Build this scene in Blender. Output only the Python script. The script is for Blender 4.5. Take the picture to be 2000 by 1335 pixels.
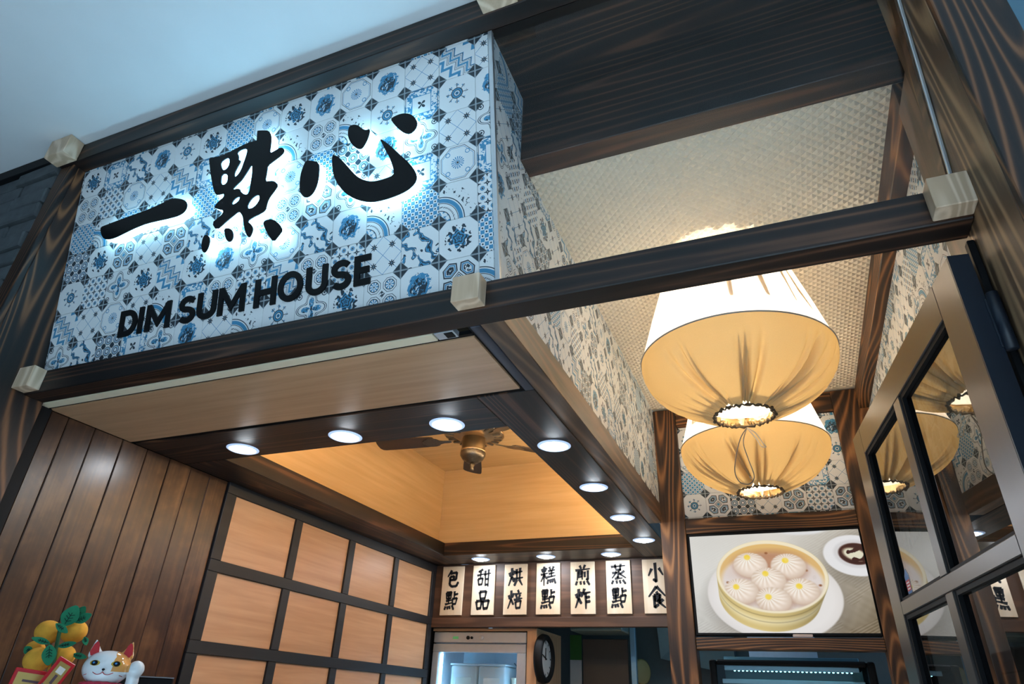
import bpy, bmesh, math, random
import numpy as np
from mathutils import Matrix, Vector
from mathutils.geometry import tessellate_polygon

for o in list(bpy.data.objects): bpy.data.objects.remove(o, do_unlink=True)
random.seed(7); rng = np.random.default_rng(7)
SC = bpy.context.scene
COL = SC.collection

# ------------------------------------------------------------------ camera, world, added mall fill light, exposure
CR = np.array([[0.92637559, 0.37462299, 0.03854711], [-0.1526816, 0.46716491, -0.87088764], [-0.34426239, 0.80088362, 0.4899682]])
CC = np.array([2.772, -1.5069, 1.2297]); CF = 1260.89
cd = bpy.data.cameras.new('camera'); cam = bpy.data.objects.new('camera', cd); COL.objects.link(cam)
M = Matrix.Identity(4)
for i in range(3):
    M[i][0] = CR[0, i]; M[i][1] = -CR[1, i]; M[i][2] = -CR[2, i]; M[i][3] = CC[i]
cam.matrix_world = M
cd.sensor_width = 36; cd.lens = CF / 2000 * 36; cd.clip_start = .02
SC.camera = cam
w = bpy.data.worlds.new('world'); SC.world = w; w.use_nodes = True
bg = w.node_tree.nodes['Background']; bg.inputs[0].default_value = (.40, .66, .95, 1); bg.inputs[1].default_value = .40
SC.view_settings.view_transform = 'Standard'; SC.view_settings.look = 'None'
SC.view_settings.exposure = 0.42; SC.view_settings.gamma = 1; SC.view_settings.use_curve_mapping = False

cy = SC.cycles; cy.max_bounces = 4; cy.diffuse_bounces = 3; cy.glossy_bounces = 3; cy.transmission_bounces = 4; cy.transparent_max_bounces = 6; cy.caustics_reflective = False; cy.caustics_refractive = False

def area_light(name, loc, size, sy, energy, color, target):
    l = bpy.data.lights.new(name, 'AREA'); l.shape = 'RECTANGLE'; l.size = size; l.size_y = sy; l.energy = energy; l.color = color; l.spread = math.radians(95)
    o = bpy.data.objects.new(name, l); COL.objects.link(o); o.location = loc
    o.rotation_euler = (Vector(target) - Vector(loc)).to_track_quat('-Z', 'Y').to_euler(); return o
area_light('mall_fill_light', (3.9, -4.4, 3.4), 2.4, .8, 420, (.58, .82, 1.), (3.6, -3.2, 0))  # unseen light added to brighten the passage by bounce off the floor

# ------------------------------------------------------------------ helpers
WM = {}
def link(o, mw, parent=None):
    COL.objects.link(o); WM[o.name] = mw.copy()
    if parent is not None:
        o.parent = parent; o.matrix_basis = WM[parent.name].inverted() @ mw
    else: o.matrix_basis = mw
    return o
def T(x, y, z): return Matrix.Translation((x, y, z))
def empty(name, loc=(0, 0, 0), parent=None, mw=None):
    o = bpy.data.objects.new(name, None); o.empty_display_size = .05
    return link(o, mw if mw is not None else T(*loc), parent)
def tag(o, label=None, cat=None, group=None, kind=None):
    if label: o['label'] = label
    if cat: o['category'] = cat
    if group: o['group'] = group
    if kind: o['kind'] = kind
    return o
def mobj(name, vs, fs, mat, parent=None, mw=None, smooth=False):
    me = bpy.data.meshes.new(name); me.from_pydata([tuple(v) for v in vs], [], fs); me.update()
    if mat is not None: me.materials.append(mat)
    if smooth: me.polygons.foreach_set('use_smooth', [True] * len(me.polygons))
    return link(bpy.data.objects.new(name, me), mw if mw is not None else Matrix.Identity(4), parent)
def bmobj(name, bm, mat, parent=None, mw=None, smooth=False):
    me = bpy.data.meshes.new(name); bm.to_mesh(me); bm.free()
    if mat is not None: me.materials.append(mat)
    if smooth: me.polygons.foreach_set('use_smooth', [True] * len(me.polygons))
    return link(bpy.data.objects.new(name, me), mw if mw is not None else Matrix.Identity(4), parent)
def box_bm(sx, sy, sz, bev=0., seg=1):
    bm = bmesh.new(); bmesh.ops.create_cube(bm, size=1)
    bmesh.ops.scale(bm, vec=(sx, sy, sz), verts=bm.verts)
    if bev > 0: bmesh.ops.bevel(bm, geom=bm.edges[:], offset=bev, segments=seg, affect='EDGES', profile=.5)
    return bm
def box(name, lo, hi, mat, parent=None, bev=.0025, seg=1):
    c = [(a + b) / 2 for a, b in zip(lo, hi)]; s = [abs(b - a) for a, b in zip(lo, hi)]
    return bmobj(name, box_bm(*s, min(bev, min(s) * .3), seg), mat, parent, T(*c))
def lbox(name, mw, lo, hi, mat, parent=None, bev=.002):
    c = [(a + b) / 2 for a, b in zip(lo, hi)]; s = [abs(b - a) for a, b in zip(lo, hi)]
    return bmobj(name, box_bm(*s, min(bev, min(s) * .3)), mat, parent, mw @ T(*c))
def hexa(name, pts8, mat, parent=None):
    """pts8: bottom ring 4 then top ring 4"""
    c = np.mean(np.array(pts8), 0); vs = [tuple(np.array(p) - c) for p in pts8]
    fs = [(3, 2, 1, 0), (4, 5, 6, 7), (0, 1, 5, 4), (1, 2, 6, 5), (2, 3, 7, 6), (3, 0, 4, 7)]
    bm = bmesh.new(); bv = [bm.verts.new(v) for v in vs]
    for f in fs: bm.faces.new([bv[i] for i in f])
    bmesh.ops.recalc_face_normals(bm, faces=bm.faces)
    return bmobj(name, bm, mat, parent, T(*c))
def prism(name, loops, z0, z1, mat, parent=None, mw=None, bevel_skip=True):
    """loops: [outer, hole, hole...] of 2D points extruded from z0 to z1"""
    flat = [p for l in loops for p in l]; n = len(flat)
    tris = tessellate_polygon([[Vector((p[0], p[1], 0)) for p in l] for l in loops])
    vs = [(p[0], p[1], z0) for p in flat] + [(p[0], p[1], z1) for p in flat]
    fs = [tuple(t) for t in tris] + [tuple(i + n for i in t) for t in tris]
    k = 0
    for l in loops:
        m = len(l)
        for i in range(m): a, b = k + i, k + (i + 1) % m; fs.append((a, b, b + n, a + n))
        k += m
    bm = bmesh.new(); bv = [bm.verts.new(v) for v in vs]
    for f in fs:
        try: bm.faces.new([bv[i] for i in f])
        except ValueError: pass
    bmesh.ops.recalc_face_normals(bm, faces=bm.faces)
    return bmobj(name, bm, mat, parent, mw)
def lathe(name, prof, mat, parent=None, mw=None, seg=32, rm=None, smooth=True, closed=False):
    vs = []; fs = []; n = len(prof)
    for i in range(seg):
        a = 2 * math.pi * i / seg
        for j, (r, z) in enumerate(prof):
            rr, zz = (r, z) if rm is None else rm(r, z, a, j)
            vs.append((rr * math.cos(a), rr * math.sin(a), zz))
    for i in range(seg):
        k = (i + 1) % seg
        for j in range(n - 1): fs.append((i * n + j, k * n + j, k * n + j + 1, i * n + j + 1))
        if closed: fs.append((i * n + n - 1, k * n + n - 1, k * n, i * n))
    if not closed:
        if rm is None and prof[0][0] > 1e-6 and False: pass
    o = mobj(name, vs, fs, mat, parent, mw, smooth); bm = bmesh.new(); bm.from_mesh(o.data)
    bmesh.ops.remove_doubles(bm, verts=bm.verts, dist=1e-6); bmesh.ops.recalc_face_normals(bm, faces=bm.faces); bm.to_mesh(o.data); bm.free()
    if smooth: o.data.polygons.foreach_set('use_smooth', [True] * len(o.data.polygons))
    return o
def tube(name, pts, r, mat, parent=None, mw=None, seg=8, closed=False):
    pts = [Vector(p) for p in pts]; n = len(pts); vs = []; fs = []; up = Vector((0, 0, 1))
    rr = r if isinstance(r, (list, tuple)) else [r] * n
    for i, p in enumerate(pts):
        if closed: d = pts[(i + 1) % n] - pts[i - 1]
        else: d = pts[min(i + 1, n - 1)] - pts[max(i - 1, 0)]
        d.normalize(); a = d.cross(up)
        if a.length < 1e-3: a = d.cross(Vector((1, 0, 0)))
        a.normalize(); b = d.cross(a)
        for k in range(seg):
            t = 2 * math.pi * k / seg; vs.append(p + (a * math.cos(t) + b * math.sin(t)) * rr[i])
    for i in range(n if closed else n - 1):
        j = (i + 1) % n
        for k in range(seg): l = (k + 1) % seg; fs.append((i * seg + k, i * seg + l, j * seg + l, j * seg + k))
    if not closed: fs.append(tuple(range(seg))[::-1]); fs.append(tuple((n - 1) * seg + k for k in range(seg)))
    return mobj(name, vs, fs, mat, parent, mw, True)
def chaikin(p, it=1):
    for _ in range(it):
        q = []
        for i in range(len(p)):
            a, b = np.array(p[i]), np.array(p[(i + 1) % len(p)]); q += [tuple(a * .75 + b * .25), tuple(a * .25 + b * .75)]
        p = q
    return p
def frame(o, x, y):
    x = Vector(x).normalized(); y = Vector(y).normalized(); z = x.cross(y)
    m = Matrix.Identity(4)
    for i in range(3): m[i][0] = x[i]; m[i][1] = y[i]; m[i][2] = z[i]; m[i][3] = o[i]
    return m

# ------------------------------------------------------------------ node helpers
class X:
    """a socket (or number) with arithmetic that builds Math nodes"""
    nt = None
    def __init__(s, v): s.v = v
    def __add__(a, b): return mth('ADD', a, b)
    __radd__ = __add__
    def __sub__(a, b): return mth('SUBTRACT', a, b)
    def __rsub__(a, b): return mth('SUBTRACT', b, a)
    def __mul__(a, b): return mth('MULTIPLY', a, b)
    __rmul__ = __mul__
    def __truediv__(a, b): return mth('DIVIDE', a, b)
    def __lt__(a, b): return mth('LESS_THAN', a, b)
    def __gt__(a, b): return mth('GREATER_THAN', a, b)
def mth(op, *a):
    n = X.nt.nodes.new('ShaderNodeMath'); n.operation = op
    for i, v in enumerate(a):
        if isinstance(v, X): X.nt.links.new(v.v, n.inputs[i])
        else: n.inputs[i].default_value = v
    return X(n.outputs[0])
def ab(a): return mth('ABSOLUTE', a)
def sn(a): return mth('SINE', a)
def cs(a): return mth('COSINE', a)
def mn(a, *b):
    for c in b: a = mth('MINIMUM', a, c)
    return a
def mx(a, *b):
    for c in b: a = mth('MAXIMUM', a, c)
    return a
def fr(a): return mth('FRACT', a)
def ln(a, c, wd): return ab(a - c) < wd
def sq(a): return mth('SQRT', a)
def new_mat(name):
    m = bpy.data.materials.new(name); m.use_nodes = True; nt = m.node_tree
    X.nt = nt
    return m, nt, nt.nodes['Principled BSDF']
def nd(t, **kw):
    n = X.nt.nodes.new(t)
    for k, v in kw.items():
        if k in n.inputs.keys():
            if isinstance(v, X): X.nt.links.new(v.v, n.inputs[k])
            elif hasattr(v, 'is_linked'): X.nt.links.new(v, n.inputs[k])
            else: n.inputs[k].default_value = v
        else: setattr(n, k, v)
    return n
def noise(vec, scale, detail=2., rough=.5, dist=0.):
    n = nd('ShaderNodeTexNoise'); n.inputs['Scale'].default_value = scale; n.inputs['Detail'].default_value = detail
    n.inputs['Roughness'].default_value = rough; n.inputs['Distortion'].default_value = dist
    X.nt.links.new(vec, n.inputs['Vector']); return X(n.outputs[0])
def ramp(fac, stops):
    n = nd('ShaderNodeValToRGB'); X.nt.links.new(fac.v, n.inputs[0]); e = n.color_ramp.elements
    while len(e) < len(stops): e.new(.5)
    for k, (p, c) in zip(e, stops): k.position = p; k.color = (*c, 1)
    return n.outputs[0]
def mixc(fac, a, b):
    n = nd('ShaderNodeMix', data_type='RGBA'); 
    if isinstance(fac, X): X.nt.links.new(fac.v, n.inputs[0])
    else: n.inputs[0].default_value = fac
    for i, v in ((6, a), (7, b)):
        if hasattr(v, 'is_linked'): X.nt.links.new(v, n.inputs[i])
        else: n.inputs[i].default_value = (*v, 1)
    return n.outputs[2]
def objvec(scale, rnd=17.):
    tc = nd('ShaderNodeTexCoord'); oi = nd('ShaderNodeObjectInfo')
    mp = nd('ShaderNodeMapping'); mp.inputs['Scale'].default_value = scale
    X.nt.links.new(tc.outputs['Object'], mp.inputs['Vector'])
    c = nd('ShaderNodeCombineXYZ'); r = X(oi.outputs['Random']) * rnd
    for i, k in enumerate((1., .37, .71)): X.nt.links.new((r * k).v, c.inputs[i])
    a = nd('ShaderNodeVectorMath', operation='ADD'); X.nt.links.new(mp.outputs[0], a.inputs[0]); X.nt.links.new(c.outputs[0], a.inputs[1])
    return a.outputs[0]
def bump(b, h, strength, dist=.002):
    n = nd('ShaderNodeBump'); n.inputs['Strength'].default_value = strength; n.inputs['Distance'].default_value = dist
    X.nt.links.new(h.v, n.inputs['Height']); X.nt.links.new(n.outputs[0], b.inputs['Normal'])

def plain(name, col, rough=.5, metal=0., noise_amt=.08, nscale=30., bmp=0.):
    m, nt, b = new_mat(name); v = objvec((1, 1, 1)); n = noise(v, nscale, 3)
    if max(col) < .02: b.inputs['Specular IOR Level'].default_value = .2
    c = mixc(n, tuple(x * (1 - noise_amt) for x in col), tuple(min(1, x * (1 + noise_amt)) for x in col))
    nt.links.new(c, b.inputs['Base Color']); b.inputs['Roughness'].default_value = rough; b.inputs['Metallic'].default_value = metal
    if bmp: bump(b, n, bmp)
    return m
def wood(name, axis, dark, mid, light, rings=150., across=4.2, along=.5, rough=.52, contrast=.62, bm_=.05, coat=.0, fine=.30):
    m, nt, b = new_mat(name)
    s = [across] * 3; s['xyz'.index(axis)] = along; v = objvec(tuple(s))
    n1 = noise(v, 1., 1.2, .35, .15)
    band = sn(n1 * rings) * .5 + .5
    s2 = [90.] * 3; s2['xyz'.index(axis)] = 2.5; n2 = noise(objvec(tuple(s2)), 1., 3., .6)
    n3 = noise(objvec((2.2, 2.2, 2.2)), 1., 2.)
    f = mth('POWER', band, 2.4) * contrast + n2 * fine + (n3 - .5) * .55
    col = ramp(f, [(.12, dark), (.5, mid), (.95, light)])
    nt.links.new(col, b.inputs['Base Color']); b.inputs['Roughness'].default_value = rough
    b.inputs['Coat Weight'].default_value = coat; b.inputs['Coat Roughness'].default_value = .25
    bump(b, band * .6 + n2, bm_); return m
def emis(name, col, strength):
    m, nt, b = new_mat(name); b.inputs['Base Color'].default_value = (*[min(1, c) * .8 for c in col], 1)
    b.inputs['Emission Color'].default_value = (*col, 1); b.inputs['Emission Strength'].default_value = strength
    if name in ('backlit_acrylic', 'teal_led', 'green_digits', 'edge_lit_acrylic_ring'): m.cycles.emission_sampling = 'NONE'
    return m
def glass(name, tint=(.96, .98, .98), ior=1.5, rough=.0):
    m, nt, b = new_mat(name); nt.nodes.remove(b); out = nt.nodes['Material Output']
    tr = nd('ShaderNodeBsdfTransparent'); tr.inputs[0].default_value = (*tint, 1)
    gl = nd('ShaderNodeBsdfGlossy'); gl.inputs['Roughness'].default_value = rough; gl.inputs[0].default_value = (1, 1, 1, 1)
    fn = nd('ShaderNodeFresnel'); fn.inputs[0].default_value = ior; ge = nd('ShaderNodeNewGeometry'); fc = X(fn.outputs[0]) * (1. - X(ge.outputs['Backfacing']))
    mxs = nd('ShaderNodeMixShader'); nt.links.new(fc.v, mxs.inputs[0]); nt.links.new(tr.outputs[0], mxs.inputs[1]); nt.links.new(gl.outputs[0], mxs.inputs[2])
    nt.links.new(mxs.outputs[0], out.inputs[0]); return m
def fabric(name, col, trans, trcol):
    m, nt, b = new_mat(name); nt.nodes.remove(b); out = nt.nodes['Material Output']
    v = objvec((1, 1, 1)); n = noise(v, 260., 3., .7); n2 = noise(v, 7., 2.)
    f = n * .6 + n2 * .4
    c1 = mixc(f, tuple(x * .82 for x in col), col); c2 = mixc(f, tuple(x * .78 for x in trcol), trcol)
    d = nd('ShaderNodeBsdfDiffuse'); nt.links.new(c1, d.inputs[0]); t = nd('ShaderNodeBsdfTranslucent'); nt.links.new(c2, t.inputs[0])
    mxs = nd('ShaderNodeMixShader'); mxs.inputs[0].default_value = trans
    nt.links.new(d.outputs[0], mxs.inputs[1]); nt.links.new(t.outputs[0], mxs.inputs[2]); nt.links.new(mxs.outputs[0], out.inputs[0]); return m

# dark stained timber in three grain directions, warmer timber, beech laminate
DK = ((.004, .0022, .002), (.028, .0115, .0068), (.20, .085, .04))
WD = {a: wood('dark_timber_' + a, a, *DK, rings=110, across=5.5, along=.16, contrast=.48) for a in 'xyz'}
PW = {a: wood('flamed_timber_' + a, a, (.008, .005, .0045), (.05, .020, .010), (.22, .092, .036), rings=210, across=3.6, along=.40, contrast=.72) for a in 'xz'}
WB = {a: wood('brown_timber_' + a, a, (.02, .0075, .003), (.15, .06, .019), (.40, .18, .065), rings=170, across=4.0, along=.5, contrast=.55) for a in 'xyz'}  # browner copy of the dark stain, with lamp light put into the colour
WR = {a: wood('reddish_trim_' + a, a, (.07, .038, .02), (.2, .105, .055), (.36, .2, .11), rings=90, contrast=.3, rough=.4) for a in 'xyz'}
WBL = wood('blue_black_timber', 'y', (.006, .008, .014), (.02, .024, .04), (.07, .07, .09), rings=36)
def beech(name, axis, c0, c1):
    m, nt, b = new_mat(name); s = [26.] * 3; s['xyz'.index(axis)] = 1.3
    n1 = noise(objvec(tuple(s)), 1., 3., .55, .4); n2 = noise(objvec((1.5, 1.5, 1.5)), 1., 2.)
    nt.links.new(ramp(n1 * .8 + n2 * .3, [(.25, c0), (.8, c1)]), b.inputs['Base Color']); b.inputs['Roughness'].default_value = .38; return m
BE = {a: beech('beech_laminate_' + a, a, (.42, .225, .115), (.64, .385, .225)) for a in 'xyz'}
BG = {a: beech('golden_beech_' + a, a, (.50, .32, .145), (.66, .46, .25)) for a in 'xyz'}
PLANK, nt, b = new_mat('stained_plank'); v = objvec((1, 1, 1))
f = noise(v, 5., 4., .6, .3) * .75 + noise(objvec((3, 60, .8)), 1., 3.) * .35
nt.links.new(ramp(f, [(.3, (.016, .006, .0035)), (.55, (.062, .024, .0095)), (.85, (.19, .088, .036))]), b.inputs['Base Color'])
b.inputs['Roughness'].default_value = .30; b.inputs['Specular IOR Level'].default_value = .45
BATTEN = wood('black_batten', 'y', (.006, .006, .008), (.014, .013, .015), (.035, .03, .03), rings=30, contrast=.3)
PINE = wood('pale_pine_block', 'z', (.58, .40, .26), (.80, .60, .43), (.86, .70, .55), rings=60, across=6, along=1.5, contrast=.45, rough=.5, bm_=.1, coat=0)
PLATE = wood('pale_plate_wood', 'z', (.62, .47, .32), (.76, .63, .48), (.84, .74, .61), rings=18, contrast=.3, bm_=.05, coat=0)
WALNUT = wood('walnut_board', 'x', (.05, .022, .012), (.11, .05, .028), (.17, .085, .05), rings=22, across=12, along=1., contrast=.3)
BLACK = plain('matt_black', (.006, .006, .007), .6)
INK = plain('ink_black', (.012, .013, .017), .6)
FACE = plain('gloss_black_acrylic', (.006, .006, .007), .16)
WHITE = plain('white_plaster', (.78, .80, .81), .8, nscale=6, noise_amt=.03, bmp=.05)
GROUT = plain('grey_grout', (.62, .64, .65), .9)
ALU = plain('satin_aluminium', (.68, .70, .72), .35, .8)
CREAM = plain('cream_strip', (.86, .74, .54), .5)
STEEL = plain('brushed_steel', (.52, .55, .60), .34, .45)
GLASS = glass('clear_glass', (.97, .98, .98), 1.3)
DGLASS = glass('door_glass', (.30, .34, .36), 3.4)
LED = emis('cool_downlight', (.84, .92, 1.), 120.)
HALO = emis('backlit_acrylic', (.36, .77, 1.), 7.)

# ------------------------------------------------------------------ shared key sizes
ZB0, ZB1 = 2.25, 2.35            # lower beam
ZT0, ZT1 = 3.327, 3.434          # upper beam
TILT = .2; HYP = math.hypot(1, TILT)
def yp(z): return -.016 - TILT * (z - 2.388)      # leaning fascia plane
XR = 3.293                       # inner face of the right post
XS = 2.077                       # tiled side wall
YE = 2.573                       # rear frame with the screen
YB = 3.595                       # menu wall
FP = frame((0, -.016, 2.388), (1, 0, 0), (0, -TILT, 1))   # fascia plane: local x, up the slope, outwards

# ------------------------------------------------------------------ setting: floor, mall ceiling, outer walls
def struct(o, label=None): o['kind'] = 'structure'; return tag(o, label) if label else o
FLOOR = plain('grey_floor', (.58, .58, .58), .4)
struct(box('floor', (-6, -9, -.05), (7, 6.2, 0), FLOOR, bev=0), 'grey shop floor')
struct(box('floor', (-.1, .0, .0005), (3.44, 5.0, .006), plain('warm_shop_floor', (.66, .55, .42), .4), bev=0), 'pale warm unseen shop floor, added to bounce light')  # floor layer out of view, added to throw warm light onto the soffit
struct(box('ceiling', (-6, -9, ZT1 + .004), (8, 2, ZT1 + .10), WHITE, bev=0), 'pale blue-white plaster ceiling of the passage')
TEAL = plain('teal_wall', (.10, .20, .27), .7)
struct(box('wall_outer', (3.445, -.10, 0), (7, .1, ZT1), TEAL, bev=0), 'teal wall beside the right post')

# slate brick wall left of the post
SLATE = plain('slate_brick', (.075, .085, .092), .7, nscale=18, noise_amt=.5, bmp=.8)
MORT = plain('dark_mortar', (.012, .013, .015), .9)
wb = struct(box('wall_brick', (-2.2, -.235, 0), (-.092, -.05, ZT1), MORT, bev=0), 'dark slate brick wall left of the shop front')
bmesh_sizes = {}
for r in range(14):
    z = ZT1 - .05 - (r + 1) * .084
    xo = -.10
    while xo > -1.15:
        L = random.choice((.18, .24, .3, .36)); d = random.uniform(.004, .028)
        key = (L, )
        if key not in bmesh_sizes:
            bm = box_bm(L - .012, .05, .074, .006)
            for vv in bm.verts: vv.co += Vector((random.uniform(-.003, .003), random.uniform(-.004, .004), random.uniform(-.003, .003)))
            me = bpy.data.meshes.new('brick'); bm.to_mesh(me); bm.free(); me.materials.append(SLATE); bmesh_sizes[key] = me
        link(bpy.data.objects.new('brick', bmesh_sizes[key]), T(xo - L / 2, -.235 - d + .018, z + .042), wb)
        xo -= L
struct(box('wall_passage', (-1.6, -8, 0), (-.86, -.30, ZT1 + .003), plain('dark_navy_wall', (.018, .022, .035), .6), bev=0), 'dark navy passage wall at the far left')  # wall also added to block light and darken the ceiling's left end
struct(box('trim_1', (-2.2, -.28, ZT1 - .06), (-.11, -.24, ZT1), BLACK), 'black trim under the ceiling above the bricks')

# ------------------------------------------------------------------ patterned tiles
TP = .1432
def tile_mat(k):
    m, nt, b = new_mat('patterned_tile_%d' % k); tc = nd('ShaderNodeTexCoord'); sp = nd('ShaderNodeSeparateXYZ')
    nt.links.new(tc.outputs['Object'], sp.inputs[0])
    u = X(sp.outputs[0]) / TP; v = X(sp.outputs[1]) / TP
    au, av = ab(u), ab(v); r = sq(u * u + v * v); th = mth('ARCTAN2', v, u); oc = au + av; mxm = mx(au, av)
    vec = tc.outputs['Object']
    def nz(s, d=2.): return noise(vec, s / TP, d, .55)
    def cell(n, off=0.): return fr(u * n + (.5 + off)) - .5, fr(v * n + (.5 + off)) - .5
    mid = X(0.) if False else u * 0.; dark = u * 0.
    if k == 0:      # rose with leaves
        pr = .21 + .045 * cs(th * 7.) + .06 * (nz(9.) - .5)
        dark = ((r < pr) * ((sn(r * 75. + cs(th * 5. + r * 12.) * 1.6) > .1))); mid = (r < pr * 1.05)
        lf = (r < .36) * (r > .2) * (nz(11., 1.) > .56); dark = mx(dark, lf)
    elif k == 1:    # snowflake
        mid = mx((r < .155) * (r > .085), (r < .05)); dark = mx(ln(r, .15, .012), ln(r, .085, .01), r < .022)
        sp_ = (ab(sn(th * 4.)) < .22) * (r > .15) * (r < .30); br = (ab(sn(th * 4.)) < .75) * ln(r, .25, .025) * (nz(22.) > .48)
        mid = mx(mid, br); dark = mx(dark, sp_ * .8)
    elif k == 2:    # three by three medallions
        a, c = cell(3.); rc = sq(a * a + c * c); mid = mx(rc < .40, 0.) * (rc > .12)
        dark = mx(ln(rc, .40, .03), ln(rc, .2, .035), (ab(a * c) > .11)); mid = mid * (sn(rc * 45.) > 0.)
    elif k == 3:    # quatrefoil lattice
        a, c = cell(4.); d, e = cell(4., .5); dark = mx(ab(a * c) < .012 , 0.) * (mx(ab(a), ab(c)) < .36) * (ab(a) + ab(c) > .06)
        rd = sq(d * d + e * e); mid = (rd < .24) * (rd > .12); dark = mx(dark, (ab(d) + ab(e)) < .13)
    elif k == 4:    # four hexagons
        p, q = au - .215, av - .215; s = (p + q) * .7071; t = (p - q) * .7071
        h = mx(ab(s), ab(t) * .62 + ab(s) * .5); dark = mx(ln(h, .135, .013), ln(h, .045, .03) * (nz(14.) > .42), ln(oc, .10, .012), ln(oc, .15, .012)); mid = mx(ln(h, .10, .013), (oc < .07))
    elif k == 5:    # diagonal fret
        s = u + v; t = u - v; z = ab(fr(t * 2.2 + .5) - .5); f_ = ab(s + (z - .25) * .55)
        mid = (ab(fr(s * 1.6 + z * .9) - .5) < .14); dark = mx(ln(f_, .20, .016), ln(f_, .12, .012)); mid = mx(mid * (f_ > .21), (f_ < .06)) 
    elif k == 6:    # small star in lace frame
        st = r < .135 * mx(ab(cs(th * 2. + .785 * 2)), .15); dark = mx(st * (nz(12.) > .40), 0.)
        fm = (mxm > .27) * (oc < .76); mid = mx(fm * (nz(13., 1.) > .50), ln(mxm, .27, .01)); dark = mx(dark, ln(mxm, .46, .008) * (oc < .78))
    elif k == 7:    # blurred bouquet
        n_ = nz(6., 3.); g = r + (n_ - .5) * .30; mid = (g < .31) * (nz(15.) > .40); dark = (g < .22) * (nz(18.) > .48)
        dark = mx(dark, ((r > .27) * (r < .36) * (nz(20.) > .66)))
    elif k == 8:    # acanthus scrolls
        n_ = nz(3.5, 1.); s = u * .8 + v * .6 + (n_ - .5) * .9; bd = ab(fr(s * 2.3) - .5); mid = (bd < .17) * (nz(10., 1.) > .38); dark = (ln(bd, .19, .028)) * (nz(9., 1.) > .36)
        dark = mx(dark, (bd < .05))
    elif k == 9:    # quarter rings from one corner
        rc = sq((u + .5) * (u + .5) + (v + .5) * (v + .5)); mid = mx((rc < .62) * (rc > .52), (rc < .30) * (nz(11.) > .5)); dark = mx(ln(rc, .64 + .02 * 1., .012), ln(rc, .5, .008), ln(rc, .40, .018) * (sn(th * 60.) > 0.), ln(rc, .3, .01))
        dark = mx(dark, (rc > .74) * (rc < 1.0) * (nz(12.) > .62))
    elif k == 10:   # lobed cross
        lb = .30 + .10 * cs(th * 4.); star = r < .30 * mth('POWER', mx(ab(cs(th * 2.)), .02), 1.3); mid = star * (nz(16.) > .42)
        dark = mx(ln(r, lb, .012), ln(r, lb + .05, .010), (r < .035), star * (nz(20.) > .60)); q1, q2 = au - .37, av - .37; rq = sq(q1 * q1 + q2 * q2); dark = mx(dark, ln(rq, .07, .012), (rq < .03))
    elif k == 11:   # little stars on crossing lines
        a, c = cell(2., .5); rc = sq(a * a + c * c); tc_ = mth('ARCTAN2', c, a); dark = mx((rc < .14 + .05 * cs(tc_ * 8.)) * (rc > .03), 0.); mid = mx(ln(ab(a), ab(c), .016), 0.)
    elif k == 12:   # daisy in double octagon
        o8 = mx(mxm, oc * .7071); dark = mx(ln(o8, .445, .007), (r < .03)); mid = mx(ln(o8, .41, .006), (r < .17) * (r > .06) * (cs(th * 16.) > .0), ln(r, .05, .01))
        q1, q2 = au - .26, av - .26; rq = sq(q1 * q1 + q2 * q2); mid = mx(mid, ln(rq, .055, .010))
    elif k == 13:   # dense net of dots
        s = fr((u + v) * 5.) - .5; t = fr((u - v) * 5.) - .5; rd = sq(s * s + t * t); mid = (rd > .38) * (ab(s * t) > .03); dark = rd < .16
    else:           # four wheels
        q1, q2 = au - .215, av - .215; rq = sq(q1 * q1 + q2 * q2); tq = mth('ARCTAN2', q2, q1); o8 = mx(mx(ab(q1), ab(q2)), (ab(q1) + ab(q2)) * .7071)
        mid = (rq < .115) * (rq > .025) * (cs(tq * 8.) > .1); dark = mx(ln(o8, .175, .007), ln(rq, .125, .01), rq < .02, (oc < .09) * (nz(15.) > .45))
    cor = oc > .775
    inn = 1. - cor
    crl = mx(ln(au, .5, .02), ln(av, .5, .02), ln(oc, .775, .012))
    wh = (.80, .815, .82)
    c = mixc(mid * inn, wh, (.07, .28, .48)); c = mixc(dark * inn, c, (.030, .046, .062)); c = mixc(cor, c, (.035, .045, .055)); c = mixc(cor * crl, c, (.30, .36, .40))
    nt.links.new(c, b.inputs['Base Color']); b.inputs['Roughness'].default_value = .32
    b.inputs['Specular IOR Level'].default_value = .35
    return m
ND = 15
TILE = [tile_mat(k) for k in range(ND)]
TTH = .003
def clip(poly, a, b_, c):     # keep a*x+b*y<=c
    out = []
    for i in range(len(poly)):
        p, q = poly[i], poly[(i + 1) % len(poly)]; fp, fq = a * p[0] + b_ * p[1] - c, a * q[0] + b_ * q[1] - c
        if fp <= 0: out.append(p)
        if fp * fq < 0: t = fp / (fp - fq); out.append((p[0] + (q[0] - p[0]) * t, p[1] + (q[1] - p[1]) * t))
    return out
tile_full = {}
def tile_mesh(poly, mat):
    n = len(poly); cx = sum(p[0] for p in poly) / n; cy = sum(p[1] for p in poly) / n; s = .985
    vs = [(p[0], p[1], 0) for p in poly] + [(p[0], p[1], TTH * .75) for p in poly] + [(cx + (p[0] - cx) * s, cy + (p[1] - cy) * s, TTH) for p in poly]
    fs = [tuple(range(2 * n, 3 * n))]
    for i in range(n):
        j = (i + 1) % n; fs += [(i, j, n + j, n + i), (n + i, n + j, 2 * n + j, 2 * n + i)]
    me = bpy.data.meshes.new('tile'); me.from_pydata(vs, [], fs); me.materials.append(mat); me.update(); return me
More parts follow.
